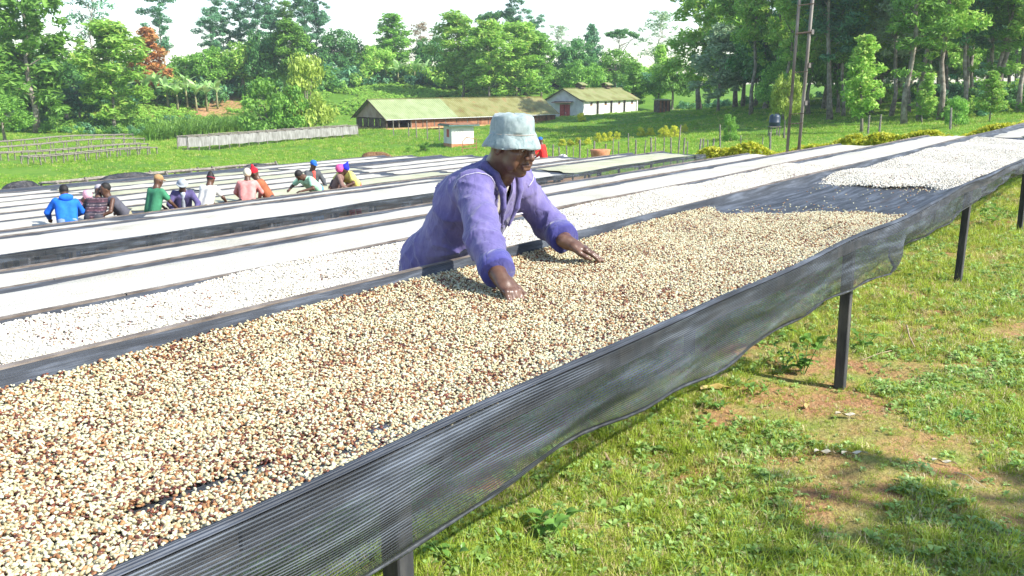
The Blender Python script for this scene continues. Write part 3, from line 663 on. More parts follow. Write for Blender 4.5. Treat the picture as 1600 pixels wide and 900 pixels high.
        for q in range(32):
            t = .38+.6*(q/31); w = R0*rr.uniform(.5, 1.1)*math.sin(math.pi*(.15+.8*t))**.6
            p, m_, e = limb(pts, min(t, .96), w, q*2.399+rr.uniform(-.5, .5), rr.uniform(.3, .9), .06)
            mb.tube([m_, m_+Vector((rr.uniform(-1, 1), rr.uniform(-1, 1), rr.uniform(.4, 1.2)))], [.03, .008], 4, False)
            clumps.append((e.x, e.y, e.z, rr.uniform(.45, 1.0)))
            if rr.random() < .7: clumps.append((m_.x+rr.uniform(-.6, .6), m_.y+rr.uniform(-.6, .6), m_.z+.5, rr.uniform(.3, .7)))
    v, f = leaf_cloud(clumps, per, size, r, elong, droop, flat)
    tm = mb.mesh('trunk', bark, True); cm = mesh_of('crown', v, f, LV['mid'])
    TREE[key] = (tm, cm, h, R0); return TREE[key]
def tree(kind, px, Y, top=None, wpx=None, leaf='mid', seed=0, label=None, group=None, cat='tree', name=None, H=None, base=None, k=1.0):
    """px: column of the trunk in the photograph, Y: metres ahead, top: row of the tree top, wpx: crown width there"""
    tm, cm, h, R0 = make_tree(kind, seed)
    b = base if base is not None else on(px, Y)
    hh = H if H else max(1.0, top_z(top, Y)-b.z)
    rad = (wpx/FPX*Y/2) if wpx else R0*hh/h
    e = empty(name or ('bush' if kind == 'bush' else 'tree'), b, random.uniform(0, 6.28))
    sx = rad/R0*k/1.08; sz = hh/h
    t = link('trunk', tm, e, scale=(min(sx, sz*1.3),)*2+(sz,)); c = link('crown', cm, e, scale=(sx, sx, sz))
    c.material_slots[0].link = 'OBJECT'; c.material_slots[0].material = LV[leaf]
    return tag(e, label, cat, group)
ORDW = ['first', 'second', 'third', 'fourth', 'fifth', 'sixth', 'seventh', 'eighth', 'ninth', 'tenth', 'eleventh', 'twelfth', 'thirteenth', 'fourteenth', 'fifteenth', 'sixteenth', 'seventeenth', 'eighteenth', 'nineteenth', 'twentieth', 'twenty-first', 'twenty-second', 'twenty-third', 'twenty-fourth', 'twenty-fifth', 'twenty-sixth', 'twenty-seventh', 'twenty-eighth']
# left-hand trees, from the frame edge inwards
tree('silky', 12, 114, -45, 120, 'light', 1, 'tall feathery tree at the left edge, pale trunk low down')
tree('silky', 82, 112, -70, 165, 'mid', 2, 'tallest feathery tree on the left with a long bare grey trunk')
tree('broad', 32, 97, 142, 82, 'mid', 1, 'small bushy tree standing on the lawn at the left edge')
tree('silky', 200, 117, 36, 125, 'light', 3, 'feathery light green tree left of the rust coloured tree')
tree('airy', 197, 142, -25, 105, 'teal', 1, 'open crowned tree rising behind the feathery left trees')
tree('broad', 128, 126, 88, 95, 'dark', 2, 'dark rounded tree between the two tall feathery left trees')
tree('broad', 55, 132, 40, 130, 'dark', 3, 'broad dark tree behind the tallest feathery left tree')
tree('broad', 158, 133, 70, 110, 'mid', 1, 'rounded tree behind the feathery light green tree')
tree('broad', -25, 120, 30, 130, 'light', 2, 'light green crown cut by the left frame edge')
tree('broad', 150, 121, 118, 80, 'teal', 3, 'low blue-green tree beside the red soil slope')
tree('cone', 262, 143, 38, 66, 'orange', 1, 'rust orange tree among the green trees on the left', k=1.15)
tree('euc', 287, 172, -25, 52, 'teal', 1, 'slender tall tree with two tufts against the sky')
tree('broad', 318, 152, 78, 72, 'mid', 2, 'green tree right of the rust coloured tree')
for q, (px, top, wp, lf, sd) in enumerate([(356, 18, 45, 'teal', 2), (374, 0, 44, 'teal', 3), (396, 4, 48, 'teal', 1), (420, -8, 44, 'teal', 2), (444, -14, 52, 'teal', 3), (468, 2, 50, 'mid', 1), (492, -18, 46, 'teal', 2), (512, -24, 48, 'teal', 3)]):
    tree('euc', px, 185+3*(q % 3), top, wp, lf, sd, '%s slim skyline tree from the left in the row left of centre' % ORDW[q], 'slim skyline trees left of centre')
tree('broad', 352, 150, 62, 80, 'mid', 3, 'rounded tree below the left skyline row, beside the bananas')
tree('broad', 395, 152, 58, 84, 'light', 1, 'light rounded tree below the middle of the skyline row')
tree('broad', 430, 150, 40, 70, 'dark', 2, 'dark dense tree below the skyline row')
tree('silky', 478, 148, 34, 80, 'mid', 2, 'feathery tree below the right end of the skyline row')
tree('bush', 437, 104, 120, 100, 'mid', 2, 'round dark green shrub tree behind the pale mesh rack')
tree('bush', 492, 106, 84, 88, 'lime', 3, 'yellow-green tree beside the round dark shrub tree', name='tree')
tree('bush', 470, 104, 132, 70, 'mid', 1, 'low bush between the dark shrub tree and the yellow-green tree')
tree('broad', 545, 185, 38, 74, 'dark', 1, 'dark green tree on the skyline right of the slim row')
tree('broad', 575, 186, 62, 64, 'mid', 3, 'low crowned tree next to the dark skyline tree')
tree('cone', 618, 184, 18, 82, 'mid', 2, 'pointed leafy tree on the skyline above the long shed')
tree('broad', 600, 178, 66, 62, 'light', 2, 'light green tree in front of the pointed skyline tree')
tree('airy', 655, 190, 36, 62, 'brown', 2, 'brownish thin tree on the skyline')
tree('broad', 680, 186, 44, 56, 'dark', 3, 'dark tree beside the brownish thin tree')
tree('silky', 725, 164, 22, 96, 'light', 2, 'left trunk of the big light green clump behind the shed')
tree('silky', 765, 160, 34, 105, 'light', 1, 'front centre tree of the big light green clump behind the shed')
tree('silky', 805, 163, 38, 100, 'light', 3, 'right of centre tree in the big light green clump behind the shed')
tree('silky', 842, 166, 52, 80, 'mid', 2, 'rightmost tree of the big light green clump behind the shed')
tree('broad', 745, 176, 60, 110, 'mid', 1, 'rounded tree half hidden behind the light green clump')
tree('broad', 820, 178, 66, 100, 'mid', 2, 'rounded darker tree behind the right of the light green clump')
tree('euc', 800, 195, -12, 42, 'teal', 3, 'dark slender tree rising above the light green clump')
tree('umbrella', 775, 196, 14, 62, 'dark', 1, 'flat topped dark tree above the light green clump')
tree('euc', 832, 197, 24, 36, 'teal', 1, 'short dark pointed tree right of the light green clump')
tree('airy', 862, 195, 40, 56, 'grey', 1, 'grey-green thin tree right of the light green clump')
tree('broad', 893, 188, 52, 74, 'dark', 2, 'dark dome shaped tree above the white store')
tree('cone', 918, 192, 34, 44, 'teal', 3, 'narrow dark tree above the white store')
tree('broad', 905, 168, 84, 70, 'mid', 3, 'mid green tree just behind the white store roof')
tree('umbrella', 962, 194, 42, 54, 'dark', 2, 'small umbrella shaped tree on the skyline')
tree('broad', 955, 178, 70, 74, 'mid', 1, 'rounded tree below the small umbrella shaped tree')
tree('airy', 1015, 188, 20, 100, 'grey', 3, 'large pale grey tree with bare branches on the skyline')
tree('cone', 1018, 165, 66, 46, 'light', 1, 'narrow light green tree right of the white store')
tree('cone', 985, 160, 96, 52, 'mid', 2, 'small conical tree behind the right end of the white store')
tree('broad', 1040, 160, 84, 72, 'mid', 2, 'green tree between the store and the tall right wood')
tree('silky', 1082, 128, -60, 130, 'light', 3, 'large pale feathery tree at the left end of the right wood')
tree('silky', 1135, 120, -45, 125, 'light', 2, 'big feathery tree left of the pole frame')
tree('silky', 1110, 112, 40, 95, 'grey', 1, 'grey-green feathery tree in front of the right wood')
tree('broad', 1165, 116, 60, 95, 'dark', 3, 'dark tree filling the wood left of the pole frame')
tree('cone', 1328, 66, 48, 66, 'light', 1, 'light green pointed tree standing before the right wood', k=1.15)
tree('broad', 1212, 62, 96, 52, 'lime', 3, 'small round headed tree on a thin leaning trunk by the poles', k=.9)
tree('bush', 1130, 62, 178, 30, 'mid', 2, 'dark little conical shrub on the lawn before the wood', cat='shrub')
tree('bush', 1592, 33, 168, 44, 'yellow', 1, 'bright yellow-green bush at the right edge above the tables', cat='shrub')
tree('cone', 1418, 74, 112, 44, 'light', 2, 'pale sapling in front of the wood right of the pointed tree')
tree('cone', 1520, 64, 108, 50, 'light', 3, 'pale leafy sapling near the right edge before the wood')
tree('bush', 1470, 60, 150, 40, 'mid', 3, 'green undergrowth bush below the pale sapling', cat='shrub')
# the tall wood on the right: trunks one can count
q = 0
for Y, a, b, st, rowname in ((78, 1385, 1640, 34, 'front edge'), (88, 1205, 1650, 33, 'second row'), (101, 1165, 1650, 36, 'third row'), (116, 1150, 1660, 40, 'back row')):
    for i, px in enumerate(range(a, b, st)):
        lf = ['mid', 'light', 'light', 'teal', 'mid', 'light', 'grey'][q % 7]; q += 1
        tree('euc', px+random.uniform(-10, 10), Y+random.uniform(-4, 4), None, None, lf, 1+q % 4, '%s slender tree from the left along the %s of the right-hand wood' % (ORDW[i], rowname), 'trees of the right-hand wood', H=random.uniform(17, 26), k=random.uniform(1.15, 1.6))
for i, (px, Y, wp, hh) in enumerate(sorted([(1180, 106, 120, 11), (1225, 110, 120, 15), (1270, 112, 120, 13), (1310, 110, 110, 12), (1235, 94, 90, 9), (1290, 92, 90, 8), (1350, 98, 110, 9), (1200, 90, 70, 6), (1390, 104, 110, 10)])):
    tree('broad', px, Y, None, wp, 'mid' if i % 2 else 'dark', 1+px % 3, '%s dark understorey tree from the left, low in the right-hand wood' % ORDW[i], 'understorey trees of the right-hand wood', H=hh)
for i, px in enumerate(range(1360, 1650, 26)):
    tree('broad', px, 132+4*(i % 3), None, 100, 'light' if i % 2 else 'mid', 1+i % 3, '%s sunlit tree from the left seen between the trunks of the right-hand wood' % ORDW[i], 'sunlit trees behind the right-hand wood', H=11+i % 4)
# shade tree beside the camera, outside the picture to the right
tree('broad', 0, 0, leaf='mid', seed=2, label='leafy tree beyond the right frame edge shading the corner grass', H=7.0, base=Vector((9.0, -.75, 0)), k=.9)

# ------------------------------------------------------------------ banana plants
M_bstem = surf('banana_stem', [(.10, .12, .05), (.22, .22, .10), (.3, .26, .15)], 4, 4, .7, .3)
def banana_leaf(seed):
    r = random.Random(seed); vs = []; f = []; L = 2.7; n = 8; x = z = 0.; ang = 1.25
    for q in range(n+1):
        t = q/n; w = .62*math.sin(math.pi*min(1, .08+.9*t))**.7*(1 if q < n else .1)
        for s in (-1, -.5, 0, .5, 1):
            vs.append((x, s*w/2, z+abs(s)*w*.16*(1-1.8*t)+(r.uniform(-.06, .06) if abs(s) == 1 else 0)))
        x += math.cos(ang)*L/n; z += math.sin(ang)*L/n; ang -= .19
    for q in range(n):
        for s in range(4): f.append((q*5+s, q*5+s+1, q*5+6+s, q*5+5+s))
    return mesh_of('leaf', vs, f, LV['banana'], True)
bl = [banana_leaf(s) for s in range(3)]
bst = MB().tube([(0, 0, -.2), (.03, 0, 1.2), (0, .03, 2.3)], [.17, .13, .08], 8).mesh('stem', M_bstem, True)
bcount = {}
def banana(px, Y, sc, label):
    i = bcount.get(label, 0); bcount[label] = i+1; label = ORDW[i]+' '+label
    e = empty('banana_plant', on(px, Y), random.uniform(0, 6.28)); e.scale = (sc,)*3
    link('stem', bst, e)
    for q in range(9):
        o = link('leaf', bl[q % 3], e, (0, 0, 2.15+.02*q)); o.rotation_euler = (random.uniform(-.15, .15), random.uniform(-.5, .3)+(.06*q-.25), q*2.399+random.uniform(-.3, .3)); s = random.uniform(.8, 1.1); o.scale = (s, s, s)
    return tag(e, label, 'banana plant', 'banana plants on the left slope')
for px, Y, sc in sorted([(238, 142, 1.25), (252, 139, 1.3), (268, 140, 1.35), (283, 138, 1.2), (298, 137, 1.15), (312, 139, 1.3), (326, 137, 1.2), (342, 139, 1.1), (358, 141, 1.1), (300, 150, 1.4), (335, 149, 1.3)]):
    banana(px, Y, sc, 'banana plant from the left above the red soil slope')
for px, Y, sc in [(368, 158, 1.3), (400, 156, 1.25), (446, 152, 1.3), (460, 150, 1.4)]:
    banana(px, Y, sc, 'banana plant from the left below the slim skyline trees')
for px, Y, sc in [(585, 179, 1.1), (612, 178, 1.3), (630, 176, 1.2), (655, 176, 1.35), (672, 178, 1.2), (690, 177, 1.2)]:
    banana(px, Y, sc, 'banana plant from the left atop the tea field behind the shed')

# ------------------------------------------------------------------ uncountable undergrowth, tea, maize
def clump_mesh(r0, n, size, leaf, seed, flat=.8):
    r = np.random.default_rng(seed); cl = [(r.normal(0, r0*.45), r.normal(0, r0*.45), r0*.6+r.normal(0, r0*.25), r0*r.uniform(.35, .6)) for _ in range(7)]
    v, f = leaf_cloud(cl, n/7/(r0*.48)**2, size, r, 1.5, 0, flat); return mesh_of('clump', v, f, LV[leaf])
def field(name, protos, pts, sc, label, zoff=0.0):
    P = np.array(pts); n = len(P); z = ground_np(P[:, 0], P[:, 1])+zoff
    return scatter(name, protos, np.stack([P[:, 0], P[:, 1], z], 1), np.stack([np.zeros(n), np.zeros(n), rng.uniform(0, 6.28, n)], 1), rng.uniform(sc[0], sc[1], n), rng.integers(0, len(protos), n), label, name.replace('_', ' '))
tea = [clump_mesh(.55, 130, .16, 'light', s, .5) for s in (1, 2)]
pts = []
for row in np.arange(0, 42, 1.15):
    for c in np.arange(-44, 4, .8):
        x, y = c+rng.normal(0, .1)-row*.1, 150+row+rng.normal(0, .1)+c*-.12
        if vnoise([x], [y], .12, 2.0)[0] > -.38 and abs(c+18-row*.55) > 1.1: pts.append((x, y))
field('tea_bushes', tea, pts, (.8, 1.25), 'rows of low light green tea bushes on the slope behind the shed')
pts = []
for row in np.arange(0, 34, 1.7):
    for c in np.arange(-66, -14, .85):
        x, y = c+rng.normal(0, .12), 121+row-c*.10+rng.normal(0, .12); ss = UV(x, y)[1]+.55*UV(x, y)[0]
        if 150 < ss < 186 and vnoise([x], [y], .10, 7.0)[0] > -.05: pts.append((x, y))
field('crop_rows', tea, pts, (.7, 1.5), 'low green crop rows across the slope left of the long shed')
shrub = [clump_mesh(1.0, 150, .27, l, s) for s, l in enumerate(('mid', 'dark', 'light', 'teal'))]
pts = [(x, y) for x, y in zip(rng.uniform(-100, 35, 2600), rng.uniform(128, 215, 2600)) if UV(x, y)[1]+.55*UV(x, y)[0] > (188 if x > -48 else 165)+6*math.sin(x*.2)]
field('undergrowth', shrub, pts, (1.2, 3.2), 'mixed green undergrowth covering the far slope below the trees')
pts = [(x, y) for x, y in zip(rng.uniform(-75, -40, 260), rng.uniform(112, 134, 260)) if not (-62 < x < -42 and 126 < y < 136)]
field('slope_shrubs', shrub, pts, (.5, 1.15), 'low shrubs and coffee bushes on the left slope')
pts = [(x, y) for x, y in zip(rng.uniform(20, 85, 620), rng.uniform(74, 128, 620)) if x > (y-74)*.55+34-14*(y > 100)]
field('wood_undergrowth', shrub, pts, (.5, 1.5), 'low dark undergrowth on the floor of the right-hand wood')
pts = [(x, y) for x, y in zip(rng.uniform(8, 50, 330), rng.uniform(128, 172, 330)) if x > (y-140)*.5+14 and not (y < 166 and x < 30)]
field('bank_shrubs', shrub, pts, (.5, 1.3), 'tangled shrubs on the bank right of the white store')
maize = [tuft('maize', 9, 2.2, .25, leafmat('maize_leaf', [(.06, .15, .018), (.12, .26, .03), (.22, .38, .06)], .45, .4), .13, s) for s in (1, 2, 3)]
a, b = hit(232, 222), hit(402, 205); pts = []
for q in range(1500):
    t = rng.random(); d = rng.uniform(0, 14); p = a.lerp(b, t); pts.append((p.x-.3*d, p.y+d))
field('maize', maize, pts, (.8, 1.15), 'patch of tall green maize behind the old racks')
# ------------------------------------------------------------------ buildings
M_white = surf('whitewash', [(.52, .50, .46), (.68, .66, .62), (.74, .73, .70)], 1.6, 6, .85, .3, 9, .01)
M_shadew = surf('shade_greyed_wall', [(.48, .46, .43), (.60, .58, .55), (.68, .66, .63)], 1.2, 6, .85, .3, 9, .01)  # whitewash greyed for walls in shade; blocks, sill and end buttresses share it
M_redbase = surf('red_plinth', [(.34, .12, .05), (.48, .20, .09), (.52, .28, .15)], 2.5, 5, .85, .3)
M_reddoor = surf('red_door', [(.30, .035, .03), (.42, .06, .05), (.46, .12, .09)], 3, 5, .6, .2)
M_roofnew = surf('roof_pale_green', [(.20, .25, .11), (.25, .30, .14), (.29, .34, .18)], .8, 5, .5, .1, 8, .01)
M_roofold = surf('roof_rusting', [(.15, .11, .035), (.17, .165, .05), (.22, .22, .085), (.24, .16, .06)], .7, 7, .65, .15, 8, .01)
M_roofmoss = surf('roof_mossy', [(.14, .125, .045), (.18, .19, .065), (.22, .24, .10), (.25, .20, .10)], .6, 7, .7, .15, 8, .01)
M_darkwood = surf('dark_timber', [(.05, .035, .025), (.11, .08, .06), (.18, .14, .10)], 3, 5, .8, .3)
M_redboard = surf('red_brown_boards', [(.14, .06, .03), (.26, .115, .06), (.34, .18, .10)], 2.2, 5, .8, .3)
M_pink = surf('pink_gable', [(.34, .22, .19), (.44, .30, .26), (.48, .36, .32)], 1.2, 5, .8, .2)
M_earth = surf('red_earth', [(.36, .19, .08), (.48, .29, .13), (.52, .36, .20)], 2, 6, .95, .4)
M_gutter = surf('pale_gutter', [(.5, .5, .48), (.62, .62, .6)], 3, 3, .5, .1)
M_teal = surf('teal_edge', [(.06, .12, .11), (.11, .19, .17)], 3, 3, .6, .1)
M_dark = surf('dark_interior', [(.03, .028, .025), (.06, .05, .045)], 2, 3, .9, .1)
def corrugated(L, dy, z0, z1, y0, mat, name, e, x0, amp=.025, per=.32, th=.03):
    n = int(L/per*4); vs = []
    for q in range(n+1):
        x = x0+L*q/n; o = amp*math.sin(q*math.pi/2)
        vs += [(x, y0, z0+o), (x, y0+dy, z1+o), (x, y0, z0+o-th), (x, y0+dy, z1+o-th)]
    f = []
    for q in range(n):
        a = q*4; f += [(a, a+4, a+5, a+1), (a+2, a+3, a+7, a+6), (a, a+2, a+6, a+4), (a+1, a+5, a+7, a+3)]
    f += [(0, 1, 3, 2), (n*4, n*4+2, n*4+3, n*4+1)]
    if dy < 0: f = [q[::-1] for q in f]
    return obj(name, vs, f, mat, e)
def prism(pts, x0, x1):
    n = len(pts); v = [(x0, y, z) for y, z in pts]+[(x1, y, z) for y, z in pts]
    f = [tuple(range(n))[::-1], tuple(range(n, 2*n))]+[(i, (i+1) % n, n+(i+1) % n, n+i) for i in range(n)]
    return v, f
# long open shed
a = on(611, 110); b_ = on(865, 130); dx, dy_ = b_.x-a.x, b_.y-a.y; SL = math.hypot(dx, dy_); zb_ = min(a.z, b_.z)
e = empty('long_shed', (a.x, a.y, zb_), math.atan2(dy_, dx)); SW = 6.4
ez = top_z(184, 110)-zb_; rzz = top_z(155, 111.5)-zb_; ym = SW/2
s1 = SL*.37
corrugated(s1+.5, ym+.55, ez-.16, rzz, -.55, M_roofnew, 'roof_slope', e, -.5); corrugated(SL-s1+.4, ym+.55, ez-.165, rzz-.004, -.55, M_roofold, 'roof_slope', e, s1+.003)['label'] = 'rusting olive brown stretch of roof'
corrugated(s1+.5, -(ym+.55), ez-.16, rzz, SW+.55, M_roofnew, 'roof_slope', e, -.5); corrugated(SL-s1+.4, -(ym+.55), ez-.165, rzz-.004, SW+.55, M_roofold, 'roof_slope', e, s1+.003)
MB().box((SL/2, ym, rzz+.03), (SL+.9, .3, .05)).build('ridge_cap', M_roofold, e)
v, f = prism([(.1, ez-.05), (SW-.1, ez-.05), (ym, rzz-.12)], -.06, -.01); obj('gable_panel', v, f, M_pink, e)['label'] = 'pinkish gable panel'
v, f = prism([(.1, ez-.05), (SW-.1, ez-.05), (ym, rzz-.12)], SL-.05, SL); obj('gable_panel', v, f, M_pink, e)
for s in (-1, 1):
    y0 = ym+s*(ym+.55); ln = math.hypot(ym+.55, rzz-ez+.16)
    mb = MB(); mb.add(*prism([(y0, ez-.32), (ym, rzz-.14), (ym, rzz-.02), (y0, ez-.19)], -.56, -.505)); mb.build('barge_board', M_darkwood, e)
MB().box((SL/2, -.5, ez-.24), (SL+.8, .08, .1)).build('gutter', M_gutter, e)
for y in (0, SW):
    MB().box((SL/2, y, ez-.2), (SL, .12, .14)).build('eave_beam', M_darkwood, e)
    for q in range(17):
        MB().tube([(q*SL/16, y, -.4), (q*SL/16, y, ez-.13)], .075, 6).build('post', M_pole if q % 3 else M_darkwood, e)
for q in range(16):
    if q in (0, 1): continue
    x0, x1 = q*SL/16+.09, (q+1)*SL/16-.09
    MB().box(((x0+x1)/2, .0, .62), (x1-x0, .04, 1.0)).build('wall_panel', M_redboard, e)
    MB().box(((x0+x1)/2, SW, .62), (x1-x0, .04, 1.0)).build('wall_panel', M_redboard, e)
for q in range(5): MB().box((.0, .7+q*1.25, .7), (.04, 1.05, 1.1)).build('wall_panel', M_darkwood, e)
for q in range(9): MB().box((SL*(q+.5)/9, ym, ez-.2), (.1, SW, .12)).build('tie_beam', M_darkwood, e)
MB().box((SL/2, ym, .04), (SL+1.2, SW+1.6, .14)).build('earth_floor', M_earth, e)
tag(e, 'long open-sided shed with pale green and rusting roof halves', 'shed')
# whitewashed store
a = on(905, 140); b_ = on(987, 157); dx, dy_ = b_.x-a.x, b_.y-a.y; SL = math.hypot(dx, dy_); zb_ = top_z(187, 140)-.1
e = empty('white_store', (a.x, a.y, zb_), math.atan2(dy_, dx)); SW = 6.3; ez = top_z(157, 140)-zb_; rzz = top_z(138, 143)-zb_; ym = SW/2
v, f = prism([(0, -2), (SW, -2), (SW, ez), (ym, rzz-.05), (0, ez)], 0, .25); obj('gable_wall', v, f, M_shadew, e)['label'] = 'gable wall with the red door, shade greyed into its colour'
v, f = prism([(0, -2), (SW, -2), (SW, ez), (ym, rzz-.05), (0, ez)], SL-.25, SL); obj('gable_wall', v, f, M_shadew, e)
MB().box((SL/2, .12, ez/2-.75), (SL-.5, .24, ez+1.5)).build('side_wall', M_white, e); MB().box((SL/2, SW-.12, ez/2-.75), (SL-.5, .24, ez+1.5)).build('side_wall', M_white, e)
corrugated(SL+1.0, ym+.5, ez-.12, rzz, -.5, M_roofmoss, 'roof_slope', e, -.5); corrugated(SL+1.0, -(ym+.5), ez-.12, rzz, SW+.5, M_roofmoss, 'roof_slope', e, -.5)
MB().box((SL/2, ym, rzz+.04), (SL+1, .3, .05)).build('ridge_cap', M_roofmoss, e)
for q in range(5):
    MB().box((.18+(SL-.36)*q/4, -.12, ez/2-.8), (.36, .24, ez+1.35)).build('buttress', M_shadew if q in (0, 4) else M_dark, e)
MB().box((SL/2, -.03, -.1), (SL-.1, .06, .9)).build('plinth', M_redbase, e)
for q in range(4):
    w_ = MB().box(((q+.5)*SL/4+.6, -.02, ez-.55), (.7, .06, .4)).build('vent', M_dark, e); MB().box(((q+.5)*SL/4+.6, -.04, ez-.78), (.85, .1, .07)).build('vent_sill', M_redbase, w_)
d_ = MB().box((-.04, SW*.47, 1.12), (.07, 1.75, 2.5)).build('door', M_reddoor, e)
MB().box((-.09, SW*.47, 1.12), (.03, .06, 2.4)).build('door_joint', M_dark, d_); MB().box((-.10, SW*.47-.2, 1.1), (.06, .07, .2)).build('handle', M_gutter, d_)
MB().box((-.55, SW*.5, 2.72), (1.15, 3.3, .07), Matrix.Rotation(-.16, 3, 'Y')).build('door_canopy', M_darkwood, e)
for s in (0, SW):
    y0 = ym+(-1 if s == 0 else 1)*(ym+.5); mb = MB(); mb.add(*prism([(y0, ez-.3), (ym, rzz-.16), (ym, rzz-.03), (y0, ez-.15)], -.56, -.505)); mb.build('barge_board', M_darkwood, e)
for x in (SL*.27, SL*.73):
    c = MB().box((x, ym, rzz+.22), (1.5, 1.0, .5)).build('roof_vent', M_darkwood, e)
    for s in (-1, 1):
        vv, ff = prism([(ym, rzz+.85), (ym+s*.85, rzz+.45), (ym+s*.85, rzz+.50), (ym, rzz+.91)], x-1.0, x+1.0); obj('vent_roof', vv, ff if s < 0 else [q[::-1] for q in ff], M_roofmoss, c)
tag(e, 'whitewashed gabled store with red door and two roof vents', 'store')
# kiosk
a = hit(706, 231); e = empty('white_kiosk', a, math.atan2(.43, .9)); kw, kd = 2.3, 2.1; kz = 2.05
MB().box((kw/2, .06, kz/2+.18), (kw, .12, kz-.36)).build('front_wall', M_white, e); MB().box((.06, kd/2, kz/2+.18), (.12, kd-.24, kz-.36)).build('side_wall', M_shadew, e)
MB().box((kw-.06, kd/2, kz/2+.18), (.12, kd-.24, kz-.36)).build('side_wall', M_shadew, e); MB().box((kw/2, kd-.06, kz/2+.18), (kw, .12, kz-.36)).build('back_wall', M_shadew, e)  # side and back walls carry the shade-greyed colour
MB().box((kw/2, kd/2, -.15), (kw+.05, kd+.05, 1.02)).build('plinth', M_redbase, e)
for r_ in range(3):
    for q in range(6): MB().box((.38+q*.3+(.08 if r_ % 2 else 0), -.012, 1.0+r_*.26), (.17, .03, .15)).build('vent_block', M_shadew, e)
w_ = MB().box((-.02, kd*.45, 1.35), (.05, .55, .75)).build('shutter', M_reddoor, e); MB().box((-.035, kd*.45, .95), (.1, .65, .05)).build('sill', M_shadew, w_)
MB().box((kw/2, kd/2, kz+.06), (kw+.9, kd+.9, .14)).build('roof', M_teal, e); MB().box((kw/2, kd/2+.05, kz+.17), (kw+.6, kd+.6, .08)).build('roof_sheet', M_redboard, e)
tag(e, 'small flat-roofed white kiosk with red plinth and lattice blocks', 'kiosk')
# brown hut on the bank
p = on(1026, 132); e = empty('wooden_hut', p, .4)
for q in range(6): MB().box((-.75+q*.3, -.7, .85), (.28, .05, 1.7)).build('plank', M_darkwood if q % 2 else M_redboard, e)
for q in range(5): MB().box((-.93, -.52+q*.3, .85), (.05, .28, 1.7)).build('plank', M_darkwood, e)
MB().box((0, .02, .8), (1.7, 1.3, 1.6)).build('wall', M_darkwood, e); MB().box((0, 0, 1.78), (2.2, 1.8, .1), Matrix.Rotation(.08, 3, 'X')).build('roof', M_roofmoss, e)
tag(e, 'small brown wooden hut on the bank right of the store', 'hut')
# dark tank on a stand
M_tank = surf('tank_blue', [(.02, .035, .06), (.04, .06, .09)], 3, 3, .4, .1)
p = on(1196, 66); e = empty('water_drum', p)
mb = MB(); mb.tube([(0, 0, .75), (0, 0, .8), (0, 0, 1.0), (0, 0, 1.03), (0, 0, 1.06), (0, 0, 1.4), (0, 0, 1.55), (0, 0, 1.62)], [.36, .40, .40, .43, .40, .40, .34, .2], 16); mb.build('drum', M_tank, e, True)
for sx in (-1, 1):
    for sy in (-1, 1): MB().box((sx*.3, sy*.3, .3), (.08, .08, .9)).build('leg', M_pole, e)
MB().box((0, 0, .72), (.8, .8, .06)).build('platform', M_pole, e)
tag(e, 'dark blue water drum on a wooden stand before the wood', 'water drum')
# ------------------------------------------------------------------ old racks, mesh rack, fences
def rack(p0, p1, h, n, w, label, mat, mesh=None):
    ground = (lambda x, y: p0.z+(p1.z-p0.z)*((x-p0.x)*(p1.x-p0.x)+(y-p0.y)*(p1.y-p0.y))/((p1.x-p0.x)**2+(p1.y-p0.y)**2)) if mesh else globals()['ground']
    d = p1-p0; L = math.hypot(d.x, d.y); e = empty('old_rack', p0, math.atan2(d.y, d.x)); c, s = d.x/L, d.y/L
    for q in range(n):
        x = L*q/(n-1)
        for y in (0, w):
            gx_, gy_ = p0.x+c*x-s*y, p0.y+s*x+c*y; z = ground(gx_, gy_)-p0.z; hh = h*random.uniform(.92, 1.12)
            MB().tube([(x+random.uniform(-.06, .06), y, z-.2), (x, y+random.uniform(-.05, .05), z+hh)], .05 if mesh is None else .045, 5).build('post', mat, e)
        MB().tube([(x, -.15, ground(p0.x+c*x, p0.y+s*x)-p0.z+h*.96), (x, w+.15, ground(p0.x+c*x-s*w, p0.y+s*x+c*w)-p0.z+h*.96)], .035, 5).build('cross_bar', mat, e)
    for y in (0, w):
        for q in range(0, n-1, 3):
            xs_ = [L*k/(n-1) for k in range(q, min(q+3, n-1)+1)]
            MB().tube([(x, y, ground(p0.x+c*x-s*y, p0.y+s*x+c*y)-p0.z+h+random.uniform(-.02, .02)) for x in xs_], .045, 5).build('rail', mat, e)
    if mesh:
        for y, nm in ((-.07, 'mesh_side'), (w+.07, 'mesh_side')):
            vs = []; m = 90
            for q in range(m+1):
                x = L*q/m; z = ground(p0.x+c*x-s*y, p0.y+s*x+c*y)-p0.z
                o = .015*math.sin(q*1.9)
                vs += [(x, y+o, z+h*.22+.03*math.sin(q*.7)), (x, y+o*.5, z+h*.55), (x, y, z+h*.93)]
            obj(nm, vs, grid_faces(m+1, 3), mesh, e)
    return e
M_mesh = surf('bleached_mesh', [(.15, .145, .13), (.25, .245, .23), (.36, .355, .34)], 5, 5, .9, .6, 25, .03, (1, 1, .25))
tag(rack(hit(294, 235), hit(559, 213), 1.22, 20, 1.5, '', M_pole, M_mesh), 'long pale mesh-sided rack in front of the maize', 'rack')
for q, (x0, y0, x1, y1, lb) in enumerate([(-10, 233, 208, 218, 'farthest'), (-10, 243, 226, 226, 'second farthest'), (-10, 253, 232, 236, 'second nearest'), (45, 259, 246, 243, 'nearest')]):
    p0, p1 = hit(x0, y0), hit(x1, y1)
    tag(rack(p0, p1, .62, 13, 1.1, '', M_pole), '%s of the four bare wooden racks on the left lawn' % lb, 'rack', 'bare wooden racks on the left lawn')
